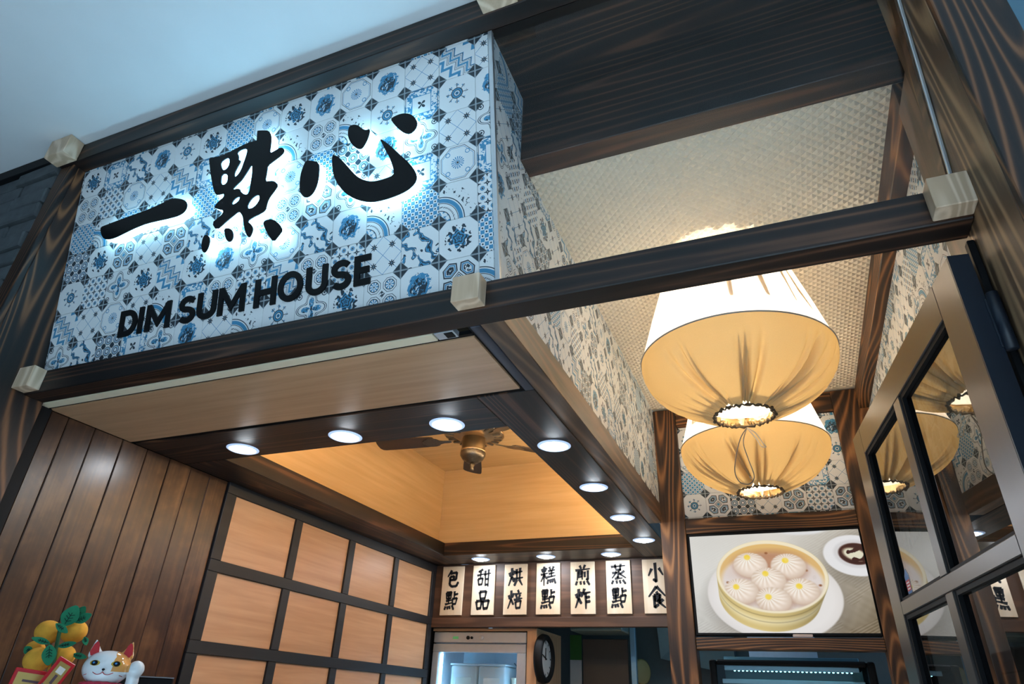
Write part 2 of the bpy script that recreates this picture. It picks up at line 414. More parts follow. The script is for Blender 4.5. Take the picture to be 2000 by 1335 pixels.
def lay_tiles(fm, parent, ox, oy, x0, x1, y0, y1, planes=(), seed=0):
    rr = random.Random(seed); g = .0011; prev = {}
    i0, i1 = math.floor((x0 - ox) / TP), math.ceil((x1 - ox) / TP); j0, j1 = math.floor((y0 - oy) / TP), math.ceil((y1 - oy) / TP)
    for j in range(j0, j1):
        for i in range(i0, i1):
            cx, cy = ox + (i + .5) * TP, oy + (j + .5) * TP; h = TP / 2 - g
            poly = [(-h, -h), (h, -h), (h, h), (-h, h)]; full = True
            for (a, b_, c) in [(-1, 0, -x0), (1, 0, x1), (0, -1, -y0), (0, 1, y1)] + list(planes):
                p2 = clip(poly, a, b_, c - a * cx - b_ * cy)
                if len(p2) != len(poly) or any(abs(p[0] - q[0]) + abs(p[1] - q[1]) > 1e-9 for p, q in zip(p2, poly)): full = False
                poly = p2
                if len(poly) < 3: break
            if len(poly) < 3: continue
            ar = abs(sum(poly[t][0] * poly[(t + 1) % len(poly)][1] - poly[(t + 1) % len(poly)][0] * poly[t][1] for t in range(len(poly)))) / 2
            if ar < 2e-4: continue
            ks = [k for k in range(ND) if k not in (prev.get((i - 1, j)), prev.get((i, j - 1)), prev.get((i - 1, j - 1)), prev.get((i + 1, j - 1)))]
            k = rr.choice(ks); prev[(i, j)] = k
            if full:
                if k not in tile_full: tile_full[k] = tile_mesh(poly, TILE[k])
                me = tile_full[k]
            else: me = tile_mesh(poly, TILE[k])
            link(bpy.data.objects.new('tile', me), fm @ T(cx, cy, 0), parent)

# leaning sign fascia
SW = 2.0655
fas = empty('sign_fascia', mw=FP); tag(fas, 'leaning panel of blue and white patterned tiles behind the sign lettering', 'sign panel')
lbox('backing_board', FP, (.0, -.045, -.02), (SW, .957, -.0005), GROUT, fas, 0)
lay_tiles(FP, fas, 2.012 - 15 * TP, .805 - 7 * .1432, .002, SW - .002, -.044, .956, seed=3)
lbox('corner_trim', FP, (SW, -.045, -.012), (SW + .016, .957, .006), ALU, fas)

# ------------------------------------------------------------------ facade posts and beams
def fbeam(name, x0, x1, y0, y1, z0, z1, mat, label, cat): return tag(box(name, (x0, y0, z0), (x1, y1, z1), mat, bev=.003), label, cat)
fbeam('timber_beam', .0, XR - .001, -.051, .033, ZB0, ZB1, WD['x'], 'dark stained timber beam running under the tiled sign across to the right post', 'beam')
fbeam('timber_beam', -.09, 3.43, -.27, -.2045, ZT0, ZT1, WD['x'], 'dark stained timber beam along the passage ceiling above the sign', 'beam')
lp = empty('timber_post', (-.045, -.1, 0)); tag(lp, 'dark flame-grained timber post at the left end of the shop front', 'post')
box('front_board', (-.09, -.26, 0), (-.001, -.236, ZT0), PW['z'], lp)
box('side_board', (-.09, -.2355, 0), (-.001, .035, ZT0), PW['z'], lp)
rp = empty('timber_post', (3.36, -.15, 0)); tag(rp, 'dark timber post with wavy grain at the right end of the shop front', 'post')
box('front_board', (XR, -.275, 0), (3.428, -.25, ZT0 - .0005), PW['z'], rp)
RPI = wood('lit_post_timber', 'z', (.09, .05, .025), (.34, .21, .11), (.50, .33, .19), rings=120, across=4, along=.4, contrast=.42)  # paler copy for the inner face; lamp light is put into its colour
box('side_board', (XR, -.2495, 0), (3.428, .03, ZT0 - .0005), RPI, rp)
box('rear_board', (XR + .004, .0305, 0), (3.428, .20, 2.86), WR['z'], rp)
# pale end blocks
def block(x0, x1, y0, y1, z0, z1, label): return tag(box('end_block', (x0, y0, z0), (x1, y1, z1), PINE, bev=.002), label, 'wood block', 'pale pine blocks on the beams')
block(.0, .0908, -.1055, -.0515, 2.2574, 2.347, 'pale pine block on the lower beam beside the left post')
block(3.2091, 3.2925, -.1055, -.0515, 2.2574, 2.347, 'pale pine block shaded blue-grey against the right post')
block(1.9651, 2.0548, -.1055, -.0515, 2.2574, 2.347, 'pale pine block on the lower beam under the right corner of the sign')
block(-.105, .027, -.337, -.2705, 3.329, 3.4335, 'pale pine block on the upper beam above the left post')
block(2.0761, 2.2072, -.337, -.2705, 3.329, 3.4335, 'pale pine block cut by the top edge of the picture')

# transom glass right of the sign, with its metal edge and timber stop
s0, s1 = (2.352 - 2.388) * HYP, (ZT0 - 2.388) * HYP - .002
wi = struct(empty('window_1', (2.7, -.05, 2.352)), 'leaning clear glass pane over the entrance')
lbox('pane', FP, (SW + .02, s0, -.004), (XR - .009, s1, .004), GLASS, wi, 0)
lbox('edge_strip', FP, (XR - .009, s0, -.006), (XR - .0005, s1, .006), ALU, wi)
lbox('stop_batten', FP, (XR - .012, s0 + .01, -.055), (XR - .0005, s1 - .01, -.0065), WR['z'], wi)

# ------------------------------------------------------------------ sign lettering
def px2s(u, v, s):     # picture measurement turned into sign-plane millimetres once, at modelling time
    n = np.array([0, -1, -TILT]) / HYP; p0 = np.array([0, -.016, 2.388]) + n * s
    d = CR.T @ np.array([(u - 1000) / CF, (v - 667.5) / CF, 1.]); t = ((p0 - CC) @ n) / (d @ n); P = CC + t * d
    return (float(P[0]), float((P - p0) @ (np.array([0, -TILT, 1]) / HYP)))
SO = .045       # stand-off of the lit characters
def tr(ox, oy, sc, pts, it=1):
    p = [(ox + x * sc, oy + y * sc) for x, y in pts]; p = chaikin(p, it); return [px2s(x, y, SO) for x, y in p]
def character(label, shapes):
    e = empty('sign_character', mw=FP); tag(e, label, 'sign letter', 'backlit Chinese sign characters')
    for loops in shapes:
        f_ = prism('face', loops, SO - .004, SO, FACE, e, FP)
        c = np.mean(np.array(loops[0]), 0)
        g = prism('glowing_body', [[(p[0], p[1]) for p in l] for l in loops], .004, SO - .0042, HALO, e, FP)
    return e
A1 = (180, 370, .11)
character('wide single-stroke Chinese character, leftmost on the sign', [[tr(*A1, [(150, 665), (250, 625), (500, 530), (750, 440), (1000, 350), (1200, 260), (1350, 185), (1440, 150), (1560, 160), (1640, 185), (1680, 235), (1680, 310), (1630, 400), (1520, 465), (1380, 505), (1200, 545), (980, 595), (800, 660), (600, 755), (400, 855), (280, 885), (205, 875), (160, 800), (145, 720)])]])
A2 = (380, 240, .2097)
character('dense many-stroke Chinese character in the middle of the sign', [
    [tr(*A2, [(132, 322), (190, 320), (280, 295), (380, 240), (490, 185), (572, 165), (578, 160), (583, 75), (590, 70), (640, 68), (690, 70), (712, 110), (712, 180), (697, 285), (760, 250), (800, 225), (830, 235), (832, 270), (800, 305), (740, 350), (680, 395), (675, 440), (655, 545), (700, 538), (740, 538), (780, 575), (740, 635), (690, 700), (670, 760), (660, 812), (600, 850), (540, 880), (490, 915), (520, 935), (545, 975), (535, 1020), (508, 1072), (475, 1030), (458, 960), (450, 880), (430, 840), (408, 822), (350, 870), (280, 930), (200, 998), (160, 930), (220, 880), (265, 840), (262, 808), (210, 800), (178, 785), (215, 735), (270, 690), (272, 655), (230, 665), (195, 670), (170, 600), (150, 480), (140, 400)])] +
    [tr(*A2, h) for h in ([(245, 365), (290, 330), (322, 325), (325, 380), (300, 425), (265, 442), (248, 400)], [(255, 475), (308, 475), (305, 540), (285, 570), (255, 575), (245, 540)], [(395, 275), (440, 245), (492, 238), (480, 300), (455, 370), (430, 440), (395, 490), (372, 502), (372, 465), (400, 410), (435, 350), (410, 345), (412, 300)], [(535, 380), (535, 470), (520, 560), (505, 655), (470, 668), (430, 640), (420, 607), (350, 620), (380, 590), (440, 530), (500, 440)], [(420, 683), (415, 715), (385, 745), (352, 762), (350, 735), (380, 700)], [(600, 670), (605, 710), (575, 760), (530, 795), (495, 795), (495, 760), (530, 705), (570, 675)])],
    [tr(*A2, [(95, 1040), (125, 1045), (145, 1080), (130, 1150), (105, 1195), (85, 1210), (65, 1180), (62, 1130), (75, 1070)])],
    [tr(*A2, [(272, 985), (310, 975), (345, 990), (360, 1030), (355, 1080), (325, 1110), (295, 1090), (280, 1040)])],
    [tr(*A2, [(635, 920), (690, 893), (740, 900), (790, 940), (820, 995), (780, 1050), (732, 1108), (690, 1050), (650, 975)])]])
A3 = (570, 210, .14983)
character('four-stroke hooked Chinese character, rightmost on the sign', [
    [tr(*A3, [(183, 685), (250, 690), (352, 708), (355, 830), (340, 950), (310, 1050), (260, 1130), (200, 1170), (150, 1165), (105, 1100), (98, 1000), (110, 880), (140, 780)])],
    [tr(*A3, [(520, 605), (590, 630), (660, 690), (740, 780), (820, 870), (900, 930), (1000, 960), (1080, 960), (1200, 930), (1330, 880), (1325, 800), (1290, 690), (1240, 590), (1190, 500), (1140, 395), (1240, 460), (1340, 545), (1440, 640), (1540, 730), (1610, 830), (1630, 910), (1600, 990), (1500, 1080), (1350, 1150), (1200, 1200), (1050, 1230), (920, 1220), (800, 1180), (700, 1120), (620, 1030), (560, 930), (525, 800)])],
    [tr(*A3, [(755, 235), (820, 218), (870, 235), (920, 275), (965, 295), (1020, 272), (1000, 370), (960, 460), (910, 535), (850, 535), (790, 490), (745, 420), (728, 350), (735, 280)])],
    [tr(*A3, [(1285, 148), (1340, 110), (1420, 78), (1500, 72), (1570, 95), (1620, 150), (1635, 210), (1610, 280), (1535, 345), (1460, 330), (1390, 280), (1330, 215)])]])

def thick(pts, wd, closed=False):
    P = [np.array(p, float) for p in pts]; n = len(P); Lf = []; Rt = []
    for i in range(n):
        a = P[i - 1] if (i > 0 or closed) else None; c = P[(i + 1) % n] if (i < n - 1 or closed) else None
        d1 = (P[i] - a) / np.linalg.norm(P[i] - a) if a is not None else None; d2 = (c - P[i]) / np.linalg.norm(c - P[i]) if c is not None else None
        if d1 is None: d1 = d2
        if d2 is None: d2 = d1
        n1 = np.array([-d1[1], d1[0]]); n2 = np.array([-d2[1], d2[0]]); m = n1 + n2; m /= np.linalg.norm(m); k = min(1 / max(m @ n1, .35), 2.2)
        Lf.append(tuple(P[i] + m * k * wd / 2)); Rt.append(tuple(P[i] - m * k * wd / 2))
    return ([Lf, Rt] if closed else [Lf + Rt[::-1]])
def arc(cx, cy, rx, ry, a0, a1, n=16): return [(cx + rx * math.cos(math.radians(a0 + (a1 - a0) * i / n)), cy + ry * math.sin(math.radians(a0 + (a1 - a0) * i / n))) for i in range(n + 1)]
sw = .0232
def glyph(ch, W, H):
    h = sw / 2
    if ch == 'D': return [thick([(h, h), (h, H - h), (W * .45, H - h)] + arc(W * .45, H / 2, W * .55 - h, H / 2 - h, 78, -78, 14) + [(W * .45, h)], sw, True)]
    if ch == 'I': return [thick([(W / 2, 0), (W / 2, H)], sw)]
    if ch == 'M': return [[[(0, 0), (0, H), (sw * .95, H), (W / 2, H * .42), (W - sw * .95, H), (W, H), (W, 0), (W - sw, 0), (W - sw, H * .62), (W / 2, H * .10), (sw, H * .62), (sw, 0)]]]
    if ch == 'H': return [thick([(h, 0), (h, H)], sw), thick([(W - h, 0), (W - h, H)], sw), thick([(sw * .98, H * .5), (W - sw * .98, H * .5)], sw)]
    if ch == 'U': return [thick([(h, H)] + arc(W / 2, H * .36, W / 2 - h, H * .36 - h, 180, 360, 18) + [(W - h, H)], sw)]
    if ch == 'O': return [thick(arc(W / 2, H / 2, W / 2 - h, H / 2 - h * .8, 0, 348.75, 31), sw, True)]
    if ch == 'E': return [thick([(W, h), (h, h), (h, H - h), (W, H - h)], sw), thick([(sw * .98, H / 2), (W * .92, H / 2)], sw)]
    if ch == 'S':
        r1 = (H - sw) / 4
        return [thick(arc(W * .5, H - h - r1, W * .5 - h, r1, 28, 240, 16) + [(W * .5, H * .51)] + arc(W * .5, h + r1, W * .5 - h, r1, 70, -150, 16), sw)]
LET = [('D', .4197, .5163), ('I', .5242, .5491), ('M', .5658, .6946), ('S', .7396, .8238), ('U', .8323, .9277), ('M', .9375, 1.0654), ('H', 1.11, 1.2088), ('O', 1.2165, 1.3269), ('U', 1.3406, 1.4325), ('S', 1.4481, 1.5315), ('E', 1.5437, 1.6095)]
LLAB = ['letter D, first of the English name on the sign', 'letter I of the first English word on the sign', 'letter M ending the first English word on the sign', 'letter S starting the second English word on the sign', 'letter U in the middle of the second English word', 'letter M ending the second English word on the sign', 'letter H starting the third English word on the sign', 'round letter O of the third English word', 'letter U in the middle of the third English word', 'letter S second to last on the sign', 'letter E, last of the English name on the sign']
for (ch, a, c), lb in zip(LET, LLAB):
    e = empty('sign_letter', mw=FP @ T(a, .064, 0)); tag(e, 'matt black ' + lb, 'sign letter', 'black English sign letters')
    for lp_ in glyph(ch, c - a, .1125): prism('letter_stroke', lp_,   .0032, .010, BLACK, e, FP @ T(a, .064, 0))

# ------------------------------------------------------------------ entrance void: side wall, ceilings, right wall
ws = empty('wall_side', (XS, .5, 2.37)); struct(ws, 'tiled bulkhead wall between the entrance and the shop soffit')
zq = 3.0; ybk = .112
hexa('wall_core', [(1.98, yp(2.35) + .012, 2.372), (XS - .003, yp(2.35) + .012, 2.372), (XS - .003, YE, 2.372), (1.98, YE, 2.372), (1.98, yp(ZT0) + .012, ZT0), (XS - .003, yp(ZT0) + .012, ZT0), (XS - .003, YE, ZT0), (1.98, YE, ZT0)], GROUT, ws)
FS = frame((XS - .003, 0, 0), (0, 1, 0), (0, 0, 1))
# front edge leans: y + .2 z >= .47
pl = [(-1, -TILT, -(.4616 + .014))]
lay_tiles(FS, ws, .02, 2.372, -.22, ybk, 2.373, ZT0, pl, seed=11)
lay_tiles(FS, ws, .02 + TP, 2.372, ybk + .0005, YE, 2.373, zq, (), seed=12)
hexa('glass_channel', [(XS - .0025, yp(2.35) + .002, 2.35), (XS + .003, yp(2.35) + .002, 2.35), (XS + .003, yp(2.35) + .014, 2.35), (XS - .0025, yp(2.35) + .014, 2.35), (XS - .0025, yp(ZT0) + .002, ZT0), (XS + .003, yp(ZT0) + .002, ZT0), (XS + .003, yp(ZT0) + .014, ZT0), (XS - .0025, yp(ZT0) + .014, ZT0)], ALU, ws)
struct(box('trim_2', (2.0, .034, ZB0 + .001), (XS + .003, YE, 2.3725), WR['y']), 'reddish brown board along the foot of the tiled side wall')
# dark raised ceiling behind the glass and the bulkhead board
ce2 = struct(empty('ceiling', (2.7, 0, ZT0)), 'dark timber ceiling and bulkhead behind the entrance glass')
box('ceiling_board', (1.98, -.2043, ZT0 + .0005), (3.44, .14, ZT0 + .03), WD['x'], ce2, bev=0)
box('bulkhead_board', (XS, ybk, 2.994), (3.36, .2087, ZT0), WD['x'], ce2)
# quilted padded ceiling
QC = plain('quilted_cream_vinyl', (.74, .66, .53), .32, nscale=40, noise_amt=.04)
ce3 = struct(box('ceiling', (XS, .2087, zq + .0066), (3.37, YE + .04, zq + .05), QC, bev=0), 'padded cream ceiling over the entrance')
p = .037; vs = []; fs = []
nx = int((3.37 - XS) / p) + 1; ny = int((YE - .2087) / p) + 1
def qv(x, y, z): vs.append((min(x, 3.37), min(y, YE), z)); return len(vs) - 1
for i in range(nx):
    for j in range(ny):
        for (ox, oy) in ((0, 0), (p / 2, p / 2)):
            x, y = XS + i * p + ox, .2087 + j * p + oy; hq = p / 2 * .99
            if x + hq > 3.37 or y + hq > YE or x < XS + .002 or y < .21: 
                if not (ox == 0): continue
            c0 = qv(x - hq, y, zq + .0065); c1 = qv(x, y - hq, zq + .0065); c2 = qv(x + hq, y, zq + .0065); c3 = qv(x, y + hq, zq + .0065)
            k = .30; d0 = qv(x - hq * k, y, zq - .0005); d1 = qv(x, y - hq * k, zq - .0005); d2 = qv(x + hq * k, y, zq - .0005); d3 = qv(x, y + hq * k, zq - .0005)
            fs += [(c0, c1, d1, d0), (c1, c2, d2, d1), (c2, c3, d3, d2), (c3, c0, d0, d3), (d0, d1, d2, d3)]
tag(mobj('quilted_relief', vs, fs, QC, ce3), kind='stuff')
# right wall with tiles and ceiling trim
XW = 3.362
wr = struct(box('wall_right', (XW + .003, .2005, 0), (3.44, YE + .8, zq), GROUT, bev=0), 'tiled right wall of the entrance')
FRr = frame((XW + .003, 0, 0), (0, -1, 0), (0, 0, 1))
lay_tiles(FRr, wr, -YE, 2.865 - 6.5 * TP, -YE, -.2, 2.0, 2.865, (), seed=21)
struct(box('trim_3', (3.31, .2095, 2.865), (XW + .002, YE, zq - .001), WB['y']), 'brown timber trim along the top of the right wall')

# ------------------------------------------------------------------ rear frame with the screen
bp = fbeam('timber_post', 2.072, 2.222, YE, YE + .12, 0, zq - .001, WB['z'], 'brown timber post left of the television screen', 'post')
fbeam('timber_post', 3.17, XW, YE, YE + .12, 0, zq - .001, WB['z'], 'brown timber post right of the television, behind the glass door', 'post')
fbeam('timber_rail', 2.2225, 3.1695, YE + .004, YE + .1, 2.872, zq - .001, WB['x'], 'brown timber rail under the padded ceiling, above the rear tiles', 'rail')
fbeam('timber_rail', 2.2225, 3.1695, YE + .004, YE + .1, 2.178, 2.268, WB['x'], 'brown timber rail between the rear tiles and the television', 'rail')
fbeam('timber_rail', 2.2225, 3.1695, YE + .004, YE + .1, 1.543, 1.604, WB['x'], 'brown timber rail just below the television', 'rail')
wre = struct(box('wall_rear', (2.2225, YE + .03, 2.2685), (3.1695, YE + .09, 2.8715), GROUT, bev=0), 'patterned tile wall above the television')
FRe = frame((0, YE + .0298, 0), (1, 0, 0), (0, 0, 1))
lay_tiles(FRe, wre, 2.215, 2.28, 2.2235, 3.1685, 2.2695, 2.8705, (), seed=31)

# television with a picture of dumplings
def srgb(c): return tuple(((x / 255) / 12.92 if x <= 10 else (((x / 255) + .055) / 1.055) ** 2.4) for x in c)
tv = empty('television', (2.7, YE + .02, 1.62)); tag(tv, 'wall television showing dumplings in a bamboo steamer', 'television')
box('bezel', (2.2235, YE + .010, 1.613), (3.1690, YE + .06, 2.1775), BLACK, tv, .004)
box('sensor_bar', (2.735, YE + .002, 1.606), (2.835, YE + .012, 1.622), plain('pinkish_plastic', (.62, .5, .47), .4), tv, .003)
gx, gy = 380, 220
Xg, Yg = np.meshgrid(np.linspace(0, 1.727, gx), np.linspace(0, 1, gy))
img = np.zeros((gy, gx, 3)); C3 = lambda *c: np.array(c, float)
fn = lambda s, sd: sum(np.sin(Xg * s * a + Yg * s * b_ + c) for a, b_, c in np.random.default_rng(sd).uniform(-1, 1, (7, 3)) * [1, 1, 6]) / 7
def put(mask, col): 
    global img
    mask = np.clip(mask, 0, 1)[..., None]; img = img * (1 - mask) + np.asarray(col) * mask
def ell(cx, cy, rx, ry, rot=0, soft=.012):
    c, s = math.cos(rot), math.sin(rot); a = (Xg - cx) * c + (Yg - cy) * s; b_ = -(Xg - cx) * s + (Yg - cy) * c
    d = np.sqrt((a / rx) ** 2 + (b_ / ry) ** 2); return np.clip((1 - d) * min(rx, ry) / soft + .5, 0, 1), d, a / rx, b_ / ry
# table: pale bleached wood, darker to the lower right
base = C3(226, 224, 218)[None, None] * np.ones((gy, gx, 1)); gr = .5 + .5 * fn(9, 1)
stre = .5 + .5 * fn(16, 14) + .22 * np.sin((Xg * .5 + Yg) * 240 + 5 * fn(11, 6)) * (fn(24, 8) > -.1) + .15 * fn(90, 12)
dk = np.clip((Xg - .75) * .75 + (Yg - .30) * .75, 0, 1.15)
img = base - dk[..., None] * C3(52, 60, 72) - (stre * (.2 + 1.6 * dk + 1.2 * np.clip(Yg - .6, 0, 1)))[..., None] * C3(26, 28, 30) - (gr * 12)[..., None]
left = np.clip((.35 - Xg) * 2, 0, 1) * np.clip((Yg - .55) * 2.2, 0, 1); img -= left[..., None] * (20 + 30 * stre[..., None])
put(ell(1.19, -.02, .24, .055, 0, .02)[0], C3(225, 226, 228)); put(ell(1.19, -.03, .16, .03, 0, .03)[0] * .5, C3(150, 150, 140))
# plate
sh = ell(.80, .70, .69, .44, .06, .10)[0]; put(sh * .35, C3(120, 112, 104))
m, d, a, b_ = ell(.80, .64, .66, .44, .06); put(m, C3(233, 229, 226)); put(m * np.clip(d - .86, 0, 1) * 3, C3(212, 206, 202))
# basket wall: sweep of ellipses downwards
for k in range(40):
    t = 1 - k / 39; cx, cy = .807 - .055 * t, .445 + .215 * t; m, d, a, b_ = ell(cx, cy, .552 - .06 * t, .368 - .04 * t, .06, .008)
    sh_ = .80 + .2 * np.cos((a + .35) * 1.5); col = C3(238, 222, 170) * sh_[..., None] - C3(20, 28, 44) * (.5 + .5 * np.sin(t * 9))
    if .50 < t < .56 or .2 < t < .24: col = col * .78
    put(m, col)
put(ell(.807, .445, .552, .368, .06, .008)[0], C3(244, 232, 200))
m, d, a, b_ = ell(.805, .448, .520, .335, .06, .008); put(m, (C3(226, 186, 116)[None, None] - np.clip(b_, -1, 0)[..., None] * 0 + np.clip(b_ + .2, 0, 1)[..., None] * C3(10, 40, 90)))
put(ell(.805, .50, .500, .285, .06, .03)[0], C3(226, 216, 212)); put(ell(.80, .30, .30, .11, 0, .09)[0] * .9, C3(176, 122, 88))
put(ell(.8, .36, .4, .14, 0, .12)[0] * .35, C3(205, 160, 130)); put(((fn(60, 9) > .28) * ell(.8, .52, .46, .26)[0]) * .12, C3(180, 160, 150))
for sx, sy in ((.36, .50), (1.16, .40), (.79, .21), (1.27, .55)): put(ell(sx, sy, .014, .010)[0], C3(140, 80, 40))
D = [(.614, .329, .591, .241), (.993, .353, .971, .286), (.777, .49, .754, .414), (.49, .593, .441, .541), (1.08, .605, 1.066, .548), (.798, .687, .751, .647)]
inb = ell(.805, .455, .522, .335, .06, .008)[0]
for cx, cy, tx, ty in D:
    put(ell(cx + .012, cy + .03, .178, .125, 0, .05)[0] * .45 * inb, C3(168, 120, 92))
    m, d, a, b_ = ell(cx, cy, .175, .13, .05, .012); an = np.arctan2((Yg - ty) * 1.25, Xg - tx); rr_ = np.hypot(Xg - tx, (Yg - ty) * 1.25)
    pleat = (np.sin(an * 19 + rr_ * 14 + 1.5 * np.sin(an * 3 + cx * 40)) * .75 - .15) * np.clip(1 - rr_ / .2, 0, 1) ** .8 * np.clip(rr_ / .03, 0, 1)
    col = C3(246, 232, 218)[None, None] - (np.clip(d - .45, 0, 1) ** 1.4)[..., None] * C3(70, 88, 100) + pleat[..., None] * C3(26, 36, 48) - np.clip(b_ + a * .4, -1, 1)[..., None] * C3(8, 12, 14)
    put(m * inb, col)
    put(ell(tx, ty + .006, .032, .028, 0, .012)[0] * (.75 + .25 * fn(110, 3)), C3(248, 212, 40))
# sauce dish
put(ell(1.68, .31, .34, .25, .1, .08)[0] * .3, C3(120, 112, 100)); put(ell(1.655, .265, .305, .205, .12)[0], C3(232, 231, 232)); put(ell(1.66, .25, .21, .14, .12, .02)[0], C3(214, 212, 213))
put(ell(1.66, .25, .165, .108, .12)[0], C3(60, 24, 14)); put(ell(1.645, .255, .11, .06, .35, .02)[0] * (fn(70, 5) > -.12), C3(226, 222, 196))
img = np.clip(img, 4, 250) / 255.; lin = np.where(img <= .04045, img / 12.92, ((img + .055) / 1.055) ** 2.4)
x0, x1, z0, z1 = 2.2405, 3.1600, 1.628, 2.160
vs = [(x0 + (x1 - x0) * i / (gx - 1), 0, z1 - (z1 - z0) * j / (gy - 1)) for j in range(gy) for i in range(gx)]
fs = [(j * gx + i, (j + 1) * gx + i, (j + 1) * gx + i + 1, j * gx + i + 1) for j in range(gy - 1) for i in range(gx - 1)]
SCR, nt, b = new_mat('screen_picture'); at = nd('ShaderNodeVertexColor', layer_name='picture'); b.inputs['Base Color'].default_value = (.02, .02, .02, 1)
nt.links.new(at.outputs[0], b.inputs['Emission Color']); b.inputs['Emission Strength'].default_value = .68; b.inputs['Roughness'].default_value = .25
SCR.cycles.emission_sampling = 'NONE'
scr = mobj('screen', vs, fs, SCR, tv, T(0, YE + .0085, 0))
ca = scr.data.color_attributes.new('picture', 'FLOAT_COLOR', 'POINT'); rgba = np.ones((gx * gy, 4), np.float32); rgba[:, :3] = lin.reshape(-1, 3); ca.data.foreach_set('color', rgba.ravel())

# ------------------------------------------------------------------ shop soffit and coffer
so = struct(empty('ceiling', (1, 1.5, ZB0)), 'shop soffit of dark boards around a beech coffer')
XL = -.039; xc0, xc1, yc0, yc1 = .228, 1.765, .829, 3.218; zs = ZB0; zt = ZB0 + .1
box('beech_panel', (XL, .094, zs), (1.951, .4965, zs + .02), BE['x'], so, .001)
box('cream_strip', (XL + .01, .036, zs - .001), (1.83, .078, zs + .02), CREAM, so, .001)
box('shadow_gap', (XL, .0785, zs + .006), (1.951, .0935, zs + .02), BLACK, so, 0)
box('track_end', (1.835, .036, zs + .0005), (1.905, .078, zs + .02), STEEL, so, .001)
tr_ = box('track_slot', (1.868, .042, zs - .002), (1.898, .072, zs + .004), BLACK, so, .001)
box('shadow_gap', (1.9515, .036, zs + .008), (1.962, .51, zs + .02), BLACK, so, 0)
box('soffit_board', (1.9625, .036, zs), (1.9995, .52, zs + .03), WBL, so)
box('soffit_board', (XL, .5205, zs), (1.7645, yc0, zt), WD['x'], so)
box('shadow_gap', (XL, .497, zs + .006), (1.962, .52, zs + .02), BLACK, so, 0)
box('soffit_board', (1.765, .5205, zs - .0005), (1.9995, YB, zt), WD['y'], so)
box('soffit_board', (XL, yc0 + .0005, zs), (xc0, YB, zt), WD['y'], so)
box('soffit_board', (xc0 + .0005, yc1, zs), (1.7645, YB, zt), WD['x'], so)
zcf = 2.955
box('coffer_panel', (.10, .75, zcf), (1.95, 3.3, zcf + .03), BG['x'], so, 0)
box('coffer_panel', (.10, .78, zt), (.165, yc1 + .02, zcf - .0005), BG['y'], so, 0)
box('coffer_panel', (.1655, yc1 + .012, zt), (1.83, 3.3, zcf - .0005), BG['x'], so, 0)
box('coffer_panel', (1.83, .78, zt), (1.95, 3.3, zcf - .0005), BG['y'], so, 0)
box('coffer_panel', (.10, .70, zt), (1.95, .77, zcf - .0005), BG['x'], so, 0)
WLED = emis('warm_cove_led', (1., .80, .50), 85.)
for nm, lo, hi, lb in (('led_strip', (1.775, .85, zt + .001), (1.80, 3.15, zt + .012), 'warm light strip hidden on the right ledge of the coffer'),
                       ('led_strip', (.3, .785, zt + .001), (1.7, .81, zt + .012), 'warm light strip hidden on the front ledge of the coffer')):
    tag(box(nm, lo, hi, WLED), lb, 'light strip')

# downlights
RING = emis('edge_lit_acrylic_ring', (.50, .66, .95), .55)
DL = [(.434, .727, 'downlight at the left end of the front soffit board'), (1.02, .727, 'middle downlight of the front soffit board'), (1.529, .731, 'downlight nearest the ceiling fan on the front soffit board'),
      (1.88, 1.097, 'nearest downlight on the long right soffit board'), (1.88, 1.746, 'second downlight along the long right soffit board'), (1.88, 2.386, 'third downlight along the long right soffit board'), (1.88, 3.003, 'farthest downlight on the long right soffit board'),
      (.4715, 3.40, 'left downlight above the menu plates'), (1.03, 3.40, 'middle downlight above the menu plates'), (1.546, 3.41, 'right downlight above the menu plates')]
dl0 = None
for x, y, lb in DL:
    e = empty('downlight', (x, y, zs)); tag(e, 'round cool white ' + lb, 'downlight', 'recessed downlights of the soffit')
    if dl0 is None:
        r_ = lathe('ring', [(.0525, -.001), (.0545, -.005), (.068, -.0055), (.075, -.002), (.075, -.0006)], RING, e, T(x, y, zs), 40)
        l_ = lathe('lens', [(.0, -.016), (.022, -.0145), (.040, -.0095), (.0515, -.002)], LED, e, T(x, y, zs), 20); dl0 = (r_.data, l_.data)
    else:
        link(bpy.data.objects.new('ring', dl0[0]), T(x, y, zs), e); link(bpy.data.objects.new('lens', dl0[1]), T(x, y, zs), e)

# ceiling fan
BRASS = plain('aged_brass', (.34, .26, .17), .28, .9); DBRASS = plain('dark_cast_brass', (.10, .085, .07), .35, .8, nscale=120, noise_amt=.5)
BLADE = wood('fan_blade_wood', 'x', (.012, .007, .006), (.035, .02, .015), (.07, .04, .03), rings=20, contrast=.3)
fx, fy = 1.03, 2.0; fan = empty('ceiling_fan', (fx, fy, zcf)); tag(fan, 'brass ceiling fan with dark wooden blades in the beech coffer', 'fan')
FT = T(fx, fy, 0)
lathe('downrod', [(.0, zcf), (.065, zcf), (.065, zcf - .03), (.02, zcf - .05), (.02, 2.80), (.0, 2.80)], BRASS, fan, FT, 24)
lathe('motor_housing', [(.0, 2.81), (.07, 2.81), (.09, 2.795), (.185, 2.745), (.195, 2.735), (.19, 2.725), (.12, 2.715), (.10, 2.705), (.0, 2.705)], BRASS, fan, FT, 40)
for k in range(20):
    a = 2 * math.pi * k / 20
    lbox('vent_slot', FT @ Matrix.Rotation(a, 4, 'Z'), (.13, -.007, 2.7145), (.18, .007, 2.7225), DBRASS, fan, 0)
lathe('switch_cup', [(.0, 2.706), (.075, 2.706), (.075, 2.63), (.08, 2.625), (.08, 2.612), (.0, 2.612)], BRASS, fan, FT, 32)
